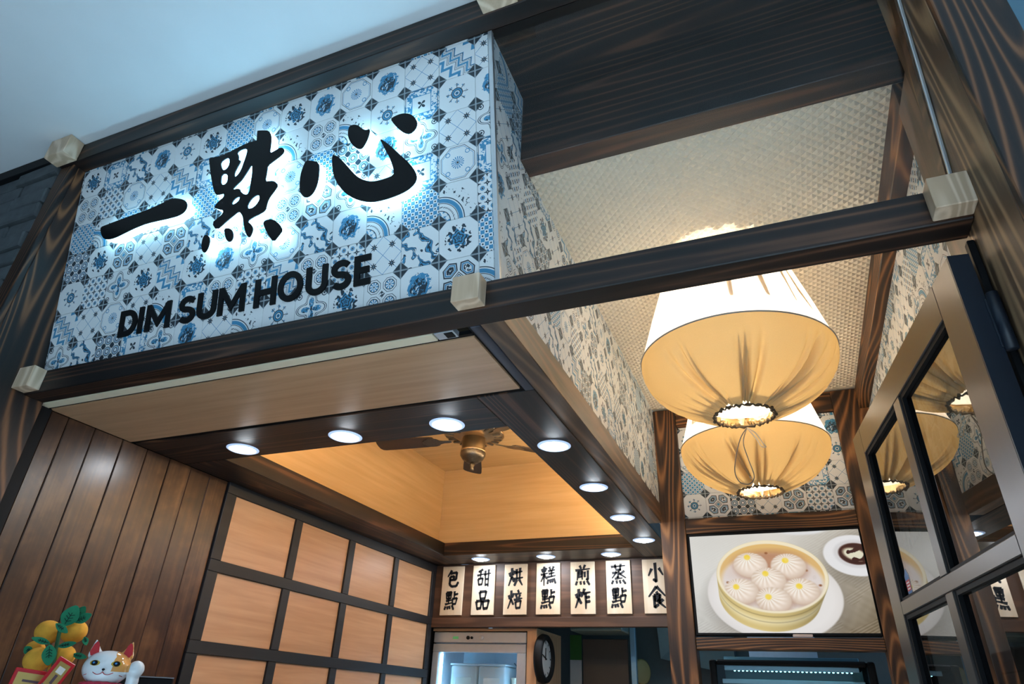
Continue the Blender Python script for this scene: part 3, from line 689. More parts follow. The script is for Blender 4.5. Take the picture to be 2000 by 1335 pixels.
lathe('cast_cap', [(.079, 2.613), (.077, 2.59), (.062, 2.565), (.04, 2.556), (.038, 2.548), (.0, 2.545)], DBRASS, fan, FT, 32, rm=lambda r, z, a, j: (r * (1 + .03 * math.cos(a * 16)), z))
lathe('finial', [(.0, 2.546), (.014, 2.546), (.016, 2.53), (.009, 2.515), (.012, 2.50), (.0, 2.492)], DBRASS, fan, FT, 16)
for k in range(5):
    RZ = FT @ Matrix.Rotation(math.radians(-28 + 72 * k), 4, 'Z') @ T(0, 0, 2.70) @ Matrix.Rotation(math.radians(11), 4, 'X')
    bl = prism('blade', [chaikin([(.26, -.045), (.30, -.055), (.62, -.07), (.66, -.06), (.67, 0), (.66, .06), (.62, .07), (.30, .055), (.26, .045)], 1)], -.004, .004, BLADE, fan, RZ)
    prism('blade_iron', [chaikin([(.15, -.012), (.22, -.014), (.25, -.045), (.31, -.048), (.36, 0), (.31, .048), (.25, .045), (.22, .014), (.15, .012)], 1)], -.0085, -.0045, DBRASS, bl, RZ)

# ------------------------------------------------------------------ left wall: planks and lattice
wl = struct(box('wall_left', (XL - .06, .036, 0), (XL - .012, YB + 1.2, zs + .1), BLACK, bev=0), 'left shop wall')
py_ = [.10, .1828, .312, .4584, .597, .735, .872, 1.005, 1.137]
for a, c in zip(py_[:-1], py_[1:]):
    d = random.uniform(-.0015, .0015); box('plank', (XL - .012, a + .0016, 0), (XL + d, c - .0016, zs - .0005), PLANK, wl, .003)
box('shutter_channel', (XL - .012, .0365, 0), (XL + .012, .095, zs - .001), BLACK, wl, .002)
ly0, ly1 = 1.138, YB - .002
sty = [(1.138, 1.212), (1.735, 1.80), (2.318, 2.385), (2.92, 2.98), (3.53, 3.593)]
rl = [(2.19, 2.2495), (1.782, 1.840), (1.394, 1.453), (.98, 1.04), (.55, .61), (.0, .08)]
for z0_, z1_ in rl: box('rail', (XL - .012, ly0, z0_), (XL + .014, ly1, z1_), BATTEN, wl, .002)
for a, c in sty:
    for (z0_, z1_), (z2_, z3_) in zip(rl[:-1], rl[1:]): box('stile', (XL - .012, a, z3_ + .0003), (XL + .0125, c, z0_ - .0003), BATTEN, wl, .002)
for (a, c), (a2, c2) in zip(sty[:-1], sty[1:]):
    for (z0_, z1_), (z2_, z3_) in zip(rl[:-1], rl[1:]): box('beech_panel', (XL - .012, c + .0003, z3_ + .0003), (XL - .001, a2 - .0003, z0_ - .0003), BE['y'], wl, .001)

# ------------------------------------------------------------------ menu wall with seven plates
wbk = struct(empty('wall_back', (.9, YB, 1.765)), 'walnut board above the kitchen hatch')
box('menu_board', (XL, YB, 1.835), (2.0715, YB + .05, zs - .0005), WALNUT, wbk, .001)
box('ledge_board', (XL, YB - .012, 1.765), (2.0715, YB + .05, 1.834), WALNUT, wbk, .002)
CJK = {
 '包': '38,5 12,38|30,22 78,17 75,52 62,58|30,40 58,37 56,56 30,58|30,40 28,80 45,92 80,90 92,70',
 '點': '12,8 13,40|12,8 48,5 46,38|13,40 46,38|20,16 24,28|41,13 36,26|30,8 30,66|12,53 50,48|6,70 54,62|10,80 4,96|24,80 26,94|38,78 43,92|58,74 70,96|72,2 71,40|72,20 96,15|58,42 61,70|58,42 92,37 85,67|61,69 85,67',
 '甜': '42,5 12,18|2,38 48,30|27,14 26,54|10,56 15,88|10,56 43,52 39,85|15,86 39,84|50,33 100,26|61,12 63,92|85,6 84,95|62,58 84,56|63,87 84,85',
 '品': '28,8 34,46|28,8 74,5 67,42|34,44 67,41|6,56 13,96|6,56 44,53 39,92|13,94 39,91|52,56 60,96|52,56 96,52 87,92|60,94 87,91',
 '烘': '6,28 13,46|42,18 32,38|24,4 23,50 3,94|25,52 40,74|44,30 94,22|57,10 60,58|81,4 79,56|38,62 100,54|60,66 44,94|76,63 98,92',
 '焙': '6,28 13,46|42,18 32,38|24,4 23,50 3,94|25,52 40,74|70,2 77,14|50,24 94,18|58,28 65,42|86,25 78,42|44,52 100,44|55,61 60,95|55,61 92,56 87,92|60,93 87,91',
 '糕': '6,14 13,30|38,9 28,28|0,44 46,36|22,2 22,98|22,46 2,78|24,47 42,64|58,4 65,18|88,2 79,18|50,26 96,20|54,40 92,34|44,57 100,49|73,20 73,54|52,68 46,90|64,67 66,84|78,65 81,82|90,63 101,88',
 '煎': '32,3 41,17|68,0 58,17|4,27 98,20|22,34 15,76|22,35 49,32 48,72|22,47 47,44|21,60 47,57|65,34 65,60|86,28 86,74 75,72|14,82 6,99|36,82 39,97|58,82 63,97|80,80 95,99',
 '炸': '6,28 13,46|42,18 32,38|24,4 23,50 3,94|25,52 40,74|62,3 44,42|54,26 98,20|69,25 70,99|70,46 94,43|70,67 96,64',
 '蒸': '6,15 94,10|32,3 35,23|68,1 64,23|34,31 68,28 50,39|50,39 50,68 41,65|12,46 40,42 12,70|90,36 63,51|54,47 97,70|28,74 75,71|18,82 8,98|38,82 41,96|58,81 63,96|78,80 94,98',
 '小': '50,2 52,92 36,82|28,30 8,62|72,28 94,60',
 '食': '50,0 2,46|50,0 100,44|48,24 55,35|33,41 69,38 66,66|34,53 66,51|34,65 66,63|33,41 34,97 56,84|86,60 62,78|50,66 97,98'}
def brush(name, ch, w_, h_, wd, mw, parent):
    vs, fs = [], []; wd *= 1. if CJK[ch].count('|') < 10 else .84
    def fan_(poly):
        k = len(vs); n = len(poly)
        for z in (0, .0012): vs.extend((x, y, z) for x, y in poly)
        fs.append(tuple(range(k + n, k + 2 * n))); fs.extend((k + i, k + (i + 1) % n, k + n + (i + 1) % n, k + n + i) for i in range(n))
    for st in CJK[ch].split('|'):
        P = [tuple(map(float, q.split(','))) for q in st.split()]; P = [((x / 100 - .5) * w_, (.5 - y / 100) * h_) for x, y in P]
        n = len(P)
        for i in range(n - 1):
            a, b2 = np.array(P[i]), np.array(P[i + 1]); L = np.linalg.norm(b2 - a); d = (b2 - a) / max(L, 1e-6); nn = np.array([-d[1], d[0]])
            wa = wd * (1.05 if i == 0 else .95); wb_ = wd * ((.55 if L > wd * 2.2 else .95) if i == n - 2 else .95)
            fan_([tuple(a + nn * wa / 2 - d * wd * .12), tuple(a + nn * wa / 2), tuple((a + b2) / 2 + nn * (wa + wb_) * .225), tuple(b2 + nn * wb_ / 2), tuple(b2 + d * wd * .3), tuple(b2 - nn * wb_ / 2), tuple((a + b2) / 2 - nn * (wa + wb_) * .225), tuple(a - nn * wa / 2)])
    return mobj(name, vs, fs, INK, parent, mw)
PL = [(.0431, .2416, '包點', 'first menu plate from the left wall'), (.3261, .5264, '甜品', 'second menu plate from the left wall'), (.6101, .8076, '烘焙', 'third menu plate from the left wall'), (.8882, 1.087, '糕點', 'middle menu plate of the seven'), (1.1729, 1.3683, '煎炸', 'fifth menu plate from the left wall'), (1.4588, 1.6487, '蒸點', 'sixth menu plate from the left wall'), (1.7405, 1.935, '小食', 'last menu plate, half hidden by the brown post')]
for a, c, tx, lb in PL:
    xm = (a + c) / 2; e = empty('menu_plate', (xm, YB - .012, 1.8525)); tag(e, 'pale wooden ' + lb + ', two brushed Chinese characters', 'menu plate', 'menu plates above the kitchen hatch')
    box('board', (a, YB - .016, 1.8525), (c, YB - .002, 2.2362), PLATE, e, .002)
    for k, ch in enumerate(tx): brush('brushed_character', ch,   .122, .148, .0225, frame((xm, YB - .0162, 2.137 - k * .172), (1, 0, 0), (0, 0, 1)), e)

# ------------------------------------------------------------------ fridge, clock and kitchen behind the hatch
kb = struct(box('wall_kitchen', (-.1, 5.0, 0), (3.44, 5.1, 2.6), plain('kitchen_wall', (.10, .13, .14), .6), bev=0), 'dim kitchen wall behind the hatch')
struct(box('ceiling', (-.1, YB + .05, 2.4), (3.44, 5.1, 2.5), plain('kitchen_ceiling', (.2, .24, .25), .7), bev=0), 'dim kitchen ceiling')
su = empty('fridge_surround', (.4, 3.8, 0)); tag(su, 'beech cabinet surround around the steel fridge', 'cabinet')
box('top_panel', (XL, YB + .055, 1.742), (.8745, 4.25, 1.762), BE['x'], su, .001); box('side_panel', (.795, YB + .055, 0), (.8745, 4.25, 1.7415), BE['z'], su, .001)
frg = empty('display_fridge', (.38, 3.95, 0)); tag(frg, 'stainless steel glass-door fridge lit blue inside', 'fridge')
f0, f1, fyy = -.030, .785, 3.655
box('back_panel', (f0, 4.18, .1), (f1, 4.22, 1.735), plain('fridge_liner', (.62, .74, .84), .4), frg, 0); 
for a, c in ((f0, f0 + .03), (f1 - .03, f1)): box('side_panel', (a, fyy + .05, .1), (c, 4.18, 1.735), plain('fridge_liner_2', (.62, .74, .84), .4), frg, 0)
box('top_panel', (f0 + .03, fyy + .05, 1.645), (f1 - .03, 4.18, 1.735), STEEL, frg, 0)
box('control_panel', (f0, fyy, 1.655), (f1, fyy + .049, 1.735), STEEL, frg, .006)
for zz0, zz1, a, c in ((1.585, 1.648, f0, f1), (.2, .26, f0, f1)): box('door_rail', (a, fyy, zz0), (c, fyy + .045, zz1), STEEL, frg, .004)
for a, c in ((f0, f0 + .055), (f1 - .075, f1)): box('door_stile', (a, fyy, .2605), (c, fyy + .045, 1.5845), STEEL, frg, .004)
box('door_glass', (f0 + .055, fyy + .018, .26), (f1 - .075, fyy + .026, 1.585), glass('fridge_glass'), frg, 0)
FLED = emis('fridge_led', (.35, .70, 1.), 20.)
box('light_tube', (f0 + .05, fyy + .055, .3), (f0 + .066, fyy + .068, 1.58), FLED, frg, .002); box('light_tube', (f1 - .066, fyy + .055, .3), (f1 - .05, fyy + .068, 1.58), FLED, frg, .002)
box('temperature_display', (.145, fyy - .002, 1.682), (.195, fyy + .002, 1.702), emis('green_digits', (.12, .4, .15), .25), frg, .0005)
for x_, r_ in ((.285, .014), (.318, .010), (.405, .016)): lathe('knob', [(0, 0), (r_, 0), (r_, .012), (r_ * .8, .016), (0, .016)], BLACK if x_ < .4 else STEEL, frg, frame((x_, fyy, 1.692), (1, 0, 0), (0, 0, 1)), 16)
fgm = frame((.60, 4.175, 1.43), (1, 0, 0), (0, 0, 1)); FGR = plain('fan_guard', (.10, .22, .34), .4)
for k in range(5): lathe('fan_guard_ring', [(.025 + .026 * k, .002), (.025 + .026 * k + .008, .002), (.025 + .026 * k + .008, .010), (.025 + .026 * k, .010)], FGR, frg, fgm, 28, closed=True)
for k in range(4): lbox('fan_guard_spoke', fgm @ Matrix.Rotation(math.radians(45 + 90 * k), 4, 'Z'), (.02, -.004, .010), (.16, .004, .014), FGR, frg, 0)
WIRE = plain('white_wire', (.8, .82, .84), .4)
sh = empty('wire_shelf', parent=frg, mw=T(.38, 3.9, 1.27))
for k in range(16): tube('shelf_wire', [(f0 + .06 + k * .043, fyy + .10, 1.272), (f0 + .06 + k * .043, 4.17, 1.272)], .003, WIRE, sh, None, 6)
tube('shelf_wire', [(f0 + .035, fyy + .10, 1.270), (f1 - .035, fyy + .10, 1.270)], .005, WIRE, sh, None, 6); tube('shelf_wire', [(f0 + .035, 4.12, 1.270), (f1 - .035, 4.12, 1.270)], .005, WIRE, sh, None, 6)
TUB = fabric('frosted_plastic', (.75, .82, .86), .5, (.8, .88, .92))
def tub(name, x0_, x1_, y0_, y1_, z0_, z1_, lb, inner):
    e = empty(name, ((x0_ + x1_) / 2, (y0_ + y1_) / 2, z0_)); tag(e, lb, 'container', 'food containers in the fridge')
    bm = box_bm(x1_ - x0_, y1_ - y0_, z1_ - z0_, .018, 3); bmobj('tub', bm, TUB, e, T((x0_ + x1_) / 2, (y0_ + y1_) / 2, (z0_ + z1_) / 2), True)
    box('contents', (x0_ + .03, y0_ - .001, z0_ + .02), (x1_ - .03, y1_ - .02, z1_ - .07), inner, e, .02, 2); box('lid', (x0_ - .006, y0_ - .006, z1_ + .0005), (x1_ + .006, y1_ + .006, z1_ + .014), TUB, e, .005)
tub('food_box', .075, .31, 3.80, 4.05, 1.2755, 1.500, 'left frosted food box on the fridge shelf', plain('greyish_food', (.42, .46, .44), .6)); tub('food_box', .322, .56, 3.80, 4.05, 1.2755, 1.500, 'right frosted food box on the fridge shelf', plain('pale_food', (.6, .62, .62), .5))
tub2 = empty('food_tub', (.635, 3.9, 1.2755)); tag(tub2, 'small cream tub beside the food boxes in the fridge', 'container')
lathe('cup', [(0, 0), (.045, 0), (.058, .13), (.061, .133), (.061, .145), (0, .145)], plain('cream_tub', (.72, .68, .55), .5), tub2, T(.635, 3.9, 1.2755), 20)

# clock on the side of the surround
ck = empty('wall_clock', (.878, 4.0, 1.55)); tag(ck, 'black rimmed round clock seen edge-on beside the fridge', 'clock')
ckm = frame((.876, 3.74, 1.555), (0, 1, 0), (0, 0, 1))
lathe('rim', [(.0, .001), (.165, .001), (.175, .02), (.168, .055), (.150, .068), (.135, .06), (.130, .04)], BLACK, ck, ckm, 48)
lathe('dial', [(0, .040), (.131, .040)], plain('clock_dial', (.55, .56, .56), .5), ck, ckm, 48)
lbox('hand', ckm, (-.006, -.01, .042), (.006, .075, .044), BLACK, ck, 0); lbox('hand', ckm @ Matrix.Rotation(1.3, 4, 'Z'), (-.004, -.02, .045), (.004, .105, .047), BLACK, ck, 0)
for k in range(12): lbox('hour_mark', ckm @ Matrix.Rotation(k * math.pi / 6, 4, 'Z'), (-.004, .105, .0405), (.004, .122, .042), BLACK, ck, 0)
# kitchen bits through the hatch
rollc = empty('wall_banner', (.90, 4.6, 1.2)); tag(rollc, 'narrow green and white printed sheet behind the clock', 'sheet')
box('green_part', (.86, 4.55, 1.60), (.965, 4.56, 1.80), plain('green_print', (.03, .13, .02), .6), rollc, 0); box('white_part', (.86, 4.55, 1.20), (.965, 4.56, 1.599), plain('white_print', (.42, .45, .48), .6), rollc, 0)
tag(box('brown_panel', (.985, 4.52, .4), (1.385, 4.55, 1.765), plain('brown_board', (.09, .062, .045), .5)), 'plain brown panel standing in the kitchen hatch', 'panel')
tag(box('overhead_duct', (.97, 4.2, 1.80), (1.42, 4.6, 2.4), plain('greenish_duct', (.20, .27, .26), .4, .3), bev=.01), 'greenish grey duct above the brown panel', 'duct')
tag(box('steel_upright', (1.425, 4.44, .0), (1.47, 4.49, 2.4), plain('blue_steel', (.25, .42, .55), .3, .5)), 'slim bluish steel upright in the kitchen hatch', 'upright')
hood = empty('extractor_hood', (1.8, 4.6, 1.7)); tag(hood, 'sloping blue-grey extractor hood in the dark kitchen', 'hood')
hexa('canopy', [(1.6, 4.85, 1.64), (2.23, 4.85, 1.52), (2.23, 5., 1.52), (1.6, 5., 1.64), (1.6, 4.7, 2.1), (2.23, 4.7, 2.1), (2.23, 5., 2.1), (1.6, 5., 2.1)], plain('blue_steel_2', (.10, .20, .27), .35, .5), hood)
KL = emis('kitchen_tube', (.35, .75, .9), 5.); tag(box('kitchen_lamp', (1.6, 4.0, 2.36), (2.6, 4.06, 2.39), KL), 'cool kitchen tube lamp under the kitchen ceiling', 'lamp')
pan = empty('round_lid', (1.52, 4.3, 1.37)); tag(pan, 'yellowish round lid leaning behind the steel upright', 'lid')
lathe('disc', [(0, 0), (.085, .0), (.10, .008), (.085, .014), (0, .02)], plain('yellow_tan', (.32, .25, .10), .5), pan, frame((1.475, 4.60, 1.52), (.6, .8, 0), (0, 0, 1)), 32)

# lit display case below the television
dc = empty('display_case', (2.68, 2.95, 0)); tag(dc, 'black food display case with a row of teal lights below the television', 'display case')
cx0, cx1, cy0, cy1 = 2.262, 3.115, 2.74, 3.2
for a, c in ((cx0, cx0 + .04), (cx1 - .04, cx1)): box('side_frame', (a, cy0, .6), (c, cy1, 1.505), BLACK, dc, .02, 3)
box('top_frame', (cx0 + .0405, cy0, 1.478), (cx1 - .0405, cy1, 1.505), BLACK, dc, .008); box('base', (cx0, cy0, 0), (cx1, cy1, .599), BLACK, dc, .004)
box('front_glass', (cx0 + .041, cy0 + .006, .6), (cx1 - .041, cy0 + .012, 1.477), glass('case_glass', (.85, .95, .97)), dc, 0)
box('back_panel', (cx0 + .041, cy1 - .02, .6), (cx1 - .041, cy1, 1.477), plain('case_back', (.20, .32, .37), .4), dc, 0)
box('inner_rail', (cx0 + .06, cy0 + .05, 1.385), (cx1 - .06, cy0 + .07, 1.41), STEEL, dc, .003)
TLED = emis('teal_led', (.25, .85, .95), 9.)
box('led_bar', (cx0 + .08, cy0 + .03, 1.452), (cx1 - .08, cy0 + .045, 1.477), STEEL, dc, .002)
led = None
for k in range(28):
    x = cx0 + .135 + k * .0222
    if led is None: led = lathe('led', [(0, -.004), (.004, -.003), (.0055, 0), (0, .001)], TLED, dc, T(x, cy0 + .0375, 1.4515), 10)
    else: link(bpy.data.objects.new('led', led.data), T(x, cy0 + .0375, 1.4515), dc)
tag(box('steel_shelf', (2.25, 3.7, 1.56), (3.1, 5.0, 1.585), plain('blue_shelf', (.12, .3, .42), .3, .6)), 'bluish steel shelf in the kitchen seen below the television', 'shelf')
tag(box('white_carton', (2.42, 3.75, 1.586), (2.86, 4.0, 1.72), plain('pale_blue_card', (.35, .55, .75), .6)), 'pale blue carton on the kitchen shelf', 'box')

# ------------------------------------------------------------------ pendant lamps
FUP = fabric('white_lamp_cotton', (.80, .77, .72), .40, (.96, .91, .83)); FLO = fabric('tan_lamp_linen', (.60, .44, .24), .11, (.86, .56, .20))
BULB = emis('warm_bulb', (1., .89, .74), 125.); WIRE2 = plain('grey_rim_wire', (.32, .30, .28), .5); CORD = plain('grey_cord', (.16, .14, .12), .6)
DIFF = fabric('white_diffuser', (.9, .88, .84), .5, (.95, .92, .86))
def pendant(x, y, lb, sd):
    rg = random.Random(sd); e = empty('pendant_lamp', (x, y, zq)); tag(e, lb, 'lamp', 'gathered fabric pendant lamps'); m_ = T(x, y, 0)
    def creases(n, w0, w1):
        return [(rg.uniform(0, 6.283), rg.uniform(w0, w1), rg.uniform(.35, 1.), rg.uniform(-.10, .10)) for _ in range(n)]
    cu, cl, cf = creases(16, .05, .12), creases(30, .022, .055), creases(50, .014, .028)
    def cre(lst, a, t):
        v_ = 0.
        for a0, w_, d_, sl in lst:
            q = (a - a0 - sl * t + math.pi) % (2 * math.pi) - math.pi
            if abs(q) < 3 * w_: v_ += d_ * math.exp(-(q / w_) ** 2) * (1. + .6 * math.sin(q / w_))
        return v_
    up = [(.382, 2.500), (.372, 2.53), (.352, 2.60), (.330, 2.68), (.306, 2.76), (.285, 2.83), (.262, 2.90), (.245, 2.935), (.232, 2.955)]
    lathe('upper_shade', up, FUP, e, m_, 220, rm=lambda r, z, a, j: (r * (1 - .11 * (j / 8.) ** .7 * cre(cu, a, j / 8.)), z))
    uv, uf = [], []
    for a0, w_, d_, sl in cu:
        k0 = len(uv)
        for j in range(2, 9):
            r, z = up[j]; t = j / 8.; ac = a0 + sl * t; rr_ = r * (1 - .11 * t ** .7 * cre(cu, ac, t)) - .004; hw = (.020 * d_ * min(1., (j - 1) / 4.) + .003) / rr_
            for sg in (-1, 1): uv.append((rr_ * math.cos(ac + sg * hw), rr_ * math.sin(ac + sg * hw), z))
        for q in range(6): uf.append((k0 + 2 * q, k0 + 2 * q + 1, k0 + 2 * q + 3, k0 + 2 * q + 2))
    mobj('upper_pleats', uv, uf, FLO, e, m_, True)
    lo = [(.382, 2.4995), (.382, 2.475), (.376, 2.445), (.364, 2.415), (.346, 2.388), (.322, 2.362), (.292, 2.338), (.258, 2.317), (.222, 2.298), (.190, 2.284), (.160, 2.272), (.136, 2.263), (.120, 2.257), (.112, 2.253)]
    def rl_(r, z, a, j):
        t = j / 13.; g = cre(cl, a, t) * max(0., t - .12) ** .9; h = cre(cf, a, t) * max(0., t - .55) * 2.
        return (r * (1 - .085 * g - .03 * h), z + .085 * g * (1.15 - t) + .02 * h)
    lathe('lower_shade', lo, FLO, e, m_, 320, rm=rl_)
    pv, pf = [], []      # doubled cloth lying inside the deeper pleats
    for a0, w_, d_, sl in cl[:22] + cf[:30]:
        k0 = len(pv); js = list(range(3 if len(pv) < 22 * 18 else 8, 12)); wd_ = .010 * d_ + .002
        for j in js:
            r, z = lo[j]; t = j / 13.; ac = a0 + sl * t; rr_, zz_ = rl_(r, z, ac, j); hw = wd_ * min(1, (j - js[0] + .3) / 4.) / max(rr_, .05)
            for sg in (-1, 1): pv.append(((rr_ - .004) * math.cos(ac + sg * hw), (rr_ - .004) * math.sin(ac + sg * hw), zz_ + .006))
        for q in range(len(js) - 1): pf.append((k0 + 2 * q, k0 + 2 * q + 1, k0 + 2 * q + 3, k0 + 2 * q + 2))
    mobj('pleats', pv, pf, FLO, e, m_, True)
    tube('rim_wire', [(.383 * math.cos(2 * math.pi * k / 64), .383 * math.sin(2 * math.pi * k / 64), 2.4998) for k in range(64)], .0032, WIRE2, e, m_, 6, True)
    tube('gathered_hem', [((.113 + .004 * math.sin(k * 2.1)) * math.cos(2 * math.pi * k / 72), (.113 + .004 * math.sin(k * 2.1)) * math.sin(2 * math.pi * k / 72), 2.253 + .004 * math.sin(k * 3.3)) for k in range(72)], [.0055 + .0025 * math.sin(k * 1.7) for k in range(72)], plain('dark_brown_hem', (.11, .07, .035), .8), e, m_, 6, True)  # the gathered hem cloth is dark brown
    lathe('diffuser', [(0, 2.292), (.12, 2.294), (.14, 2.30)], DIFF, e, m_, 32)
    lathe('bulb', [(0, 2.50), (.05, 2.515), (.062, 2.55), (.05, 2.60), (.02, 2.64), (0, 2.645)], BULB, e, m_, 20)
    lathe('lamp_holder', [(0, 2.6455), (.022, 2.6455), (.022, 2.70), (.008, 2.72), (.008, 2.98), (.05, 2.985), (.05, 2.999), (0, 2.999)], plain('white_holder', (.7, .7, .68), .5), e, m_, 20)
    return e, m_
L1, m1 = pendant(2.70, 1.0, 'nearer pendant lamp of gathered cream fabric with a dangling drawstring', 4)
L2, m2 = pendant(2.693, 2.06, 'farther pendant lamp of gathered cream fabric in front of the rear tiles', 9)
def bez(p, n=24):
    P = [np.array(q, float) for q in p]; out = []
    for i in range(len(P) - 1):
        p0, p1, p2, p3 = P[max(i - 1, 0)], P[i], P[i + 1], P[min(i + 2, len(P) - 1)]
        for k in range(8):
            t = k / 8; out.append(tuple(.5 * (2 * p1 + (p2 - p0) * t + (2 * p0 - 5 * p1 + 4 * p2 - p3) * t * t + (3 * p1 - p0 - 3 * p2 + p3) * t ** 3)))
    return out + [tuple(P[-1])]
# drawstring hanging from the far side of the opening
bx, by, bz = 0.0, .112, 2.248
tube('drawstring', bez([(bx, by, bz), (-.03, by + .02, 2.215), (-.055, by + .025, 2.15), (-.07, by + .02, 2.075), (-.055, by + .015, 2.03), (-.02, by + .01, 2.02), (.0, by + .012, 2.05), (-.012, by + .02, 2.12), (-.022, by + .012, 2.19), (bx, by, bz)]), .0021, CORD, L1, m1, 6)
tube('drawstring', bez([(bx, by, bz), (.03, by + .01, 2.225), (.05, by + .015, 2.185), (.06, by + .015, 2.165), (.042, by + .012, 2.17), (.03, by + .01, 2.20), (bx, by, bz)]), .0021, plain('pale_cord', (.5, .46, .4), .6), L1, m1, 6)

# ------------------------------------------------------------------ open glass door
H0 = Vector((3.2215, -.015, 0)); F0 = Vector((3.0775, 1.16, 0)); dx = (F0 - H0).normalized()
DM = frame(H0, dx, (0, 0, 1))      # local x along the door, y up, z towards +x side? (x cross y)
zdir = 1 if (DM.to_3x3() @ Vector((0, 0, 1))).x > 0 else -1
DFR = plain('bronze_door_paint', (.075, .066, .062), .30, .35, nscale=60, noise_amt=.05)
dr = struct(empty('door_1', mw=DM), 'dark framed glass door standing open at the right')
def dbox(nm, x0_, x1_, y0_, y1_, mat, t0=0., t1=.045, par=None, bev=.002):
    a, c = sorted((t0 * zdir, t1 * zdir)); return lbox(nm, DM, (x0_, y0_, a), (x1_, y1_, c), mat, par or dr, bev)
DW = 1.195
dbox('stile', 0, .121, .03, 2.178, DFR); dbox('stile', 1.073, DW, .03, 2.178, DFR); dbox('rail', .1212, 1.0728, 2.081, 2.178, DFR)
rz = [2.0808, 1.5725, 1.5315, 1.03, .99, .49, .45, .16]
for z1_, z0_ in ((1.5725, 1.5315), (1.03, .99), (.49, .45), (.16, .03)): dbox('rail', .1212, 1.0728, z0_, z1_, DFR)
for z1_, z0_ in ((2.0808, 1.5728), (1.5312, 1.0302), (.9898, .4902), (.4498, .1602)):
    dbox('mullion', .571, .632, z0_, z1_, DFR); dbox('pane', .1215, .5705, z0_, z1_, DGLASS, .018, .024, None, 0); dbox('pane', .6325, 1.0725, z0_, z1_, DGLASS, .018, .024, None, 0)
for xa, xb in ((.1215, .5705), (.6325, 1.0725)):
    for z1_, z0_ in ((2.0808, 1.5728), (1.5312, 1.0302), (.9898, .4902), (.4498, .1602)):
        dbox('gasket', xa, xa + .013, z0_, z1_, BLACK, .006, .0175, None, 0); dbox('gasket', xb - .013, xb, z0_, z1_, BLACK, .006, .0175, None, 0); dbox('gasket', xa + .0132, xb - .0132, z1_ - .013, z1_, BLACK, .006, .0175, None, 0); dbox('gasket', xa + .0132, xb - .0132, z0_, z0_ + .009, BLACK, .006, .0175, None, 0)
NAVY = plain('navy_edge_paint', (.012, .018, .03), .4)
lbox('edge_strip', DM, (-.004, .03, min(0, .045 * zdir)), (-.0002, 2.178, max(0, .045 * zdir)), NAVY, dr, 0)
for zz in (1.991, .5):
    lathe('hinge', [(0, zz - .07), (.012, zz - .07), (.012, zz + .07), (0, zz + .075)], NAVY, dr, T(3.277, -.022, 0), 16)
    box('hinge_leaf', (3.262, -.018, zz - .06), (3.292, -.013, zz + .06), NAVY, dr, .001)
struct(box('trim_4', (3.2765, .0005, 0), (XR - .0005, .026, 2.225), BLACK), 'black door jamb strip on the right post')
# stickers on the door glass
st = DM @ T(1.0, 1.612, .0176 * zdir)
def decal(nm, pts, mat, off, par): return prism(nm, [pts], min(0, off) , max(0, off), mat, par, st)
sgn = -1 if zdir > 0 else 1
stk = empty('glass_sticker', parent=dr, mw=st)
hx = [(0, .05), (.022, .028), (.022, -.028), (0, -.05), (-.022, -.028), (-.022, .028)]
decal('white_border', [(x * 1.08, y * 1.05) for x, y in hx], plain('sticker_white', (.75, .76, .78), .5), -.0003 * zdir, stk)
decal('blue_field', hx, plain('sticker_blue', (.05, .17, .42), .5), -.0006 * zdir, stk)
decal('red_band', [(-.022, .016), (.022, .016), (.022, -.016), (-.022, -.016)], plain('sticker_red', (.45, .04, .05), .5), -.0009 * zdir, stk)
for k in range(3): decal('white_print', [(-.016, .010 - k * .009), (.014, .010 - k * .009), (.014, .006 - k * .009), (-.016, .006 - k * .009)], plain('sticker_print', (.8, .8, .8), .5), -.0012 * zdir, stk)
pst = DM @ T(.36, 1.20, .0255 * zdir); pp = empty('paper_notice', mw=pst); tag(pp, 'pale framed paper with a green plant drawing behind the lower door glass', 'notice')
lbox('sheet', pst, (-.15, -.17, -.0005), (.15, .18, .0005), plain('notice_paper', (.55, .53, .50), .7), pp, 0)
for lo, hi in (((-.12, .135, -.0012), (.12, .138, .0012)), ((-.12, -.17, -.0012), (-.117, .135, .0012)), ((.117, -.17, -.0012), (.12, .135, .0012))): lbox('border_line', pst, lo, hi, plain('grey_line', (.2, .2, .2), .6), pp, 0)
for k in range(7):
    a = -1.1 + k * .36; prism('printed_leaf', [[(0, .0), (.012, .03), (.003, .085), (-.010, .03)]], -.0014, .0014, plain('green_leaf_print', (.07, .16, .05), .6), pp, pst @ T(-.02, .0, 0) @ Matrix.Rotation(a, 4, 'Z'))

# ------------------------------------------------------------------ counter with lucky cat, mandarin plant and red packets
ct = empty('counter', (.62, .30, 0)); tag(ct, 'dark timber service counter below the sign', 'counter')
box('worktop', (.03, .06, 1.045), (1.75, .62, 1.085), WD['x'], ct, .004); box('front_panel', (.06, .10, 0), (1.72, .14, 1.044), WD['z'], ct); 
for a in (.06, 1.69): box('end_panel', (a, .1405, 0), (a + .03, .60, 1.044), WD['z'], ct)
CAT, nt, b = new_mat('glazed_cat_ceramic'); v = objvec((1, 1, 1), 0.)
tc = nd('ShaderNodeTexCoord'); sp = nd('ShaderNodeSeparateXYZ'); nt.links.new(tc.outputs['Object'], sp.inputs[0]); xx, yy, zz = (X(sp.outputs[i]) for i in range(3))
nzc = noise(v, 14., 2.) - .5
pa = ((xx + nzc * .05) > .030) * (xx < .099) * (zz > .262) ; c = mixc(pa, (.78, .79, .80), (.72, .34, .10)); nt.links.new(c, b.inputs['Base Color']); b.inputs['Roughness'].default_value = .12; b.inputs['Coat Weight'].default_value = .5
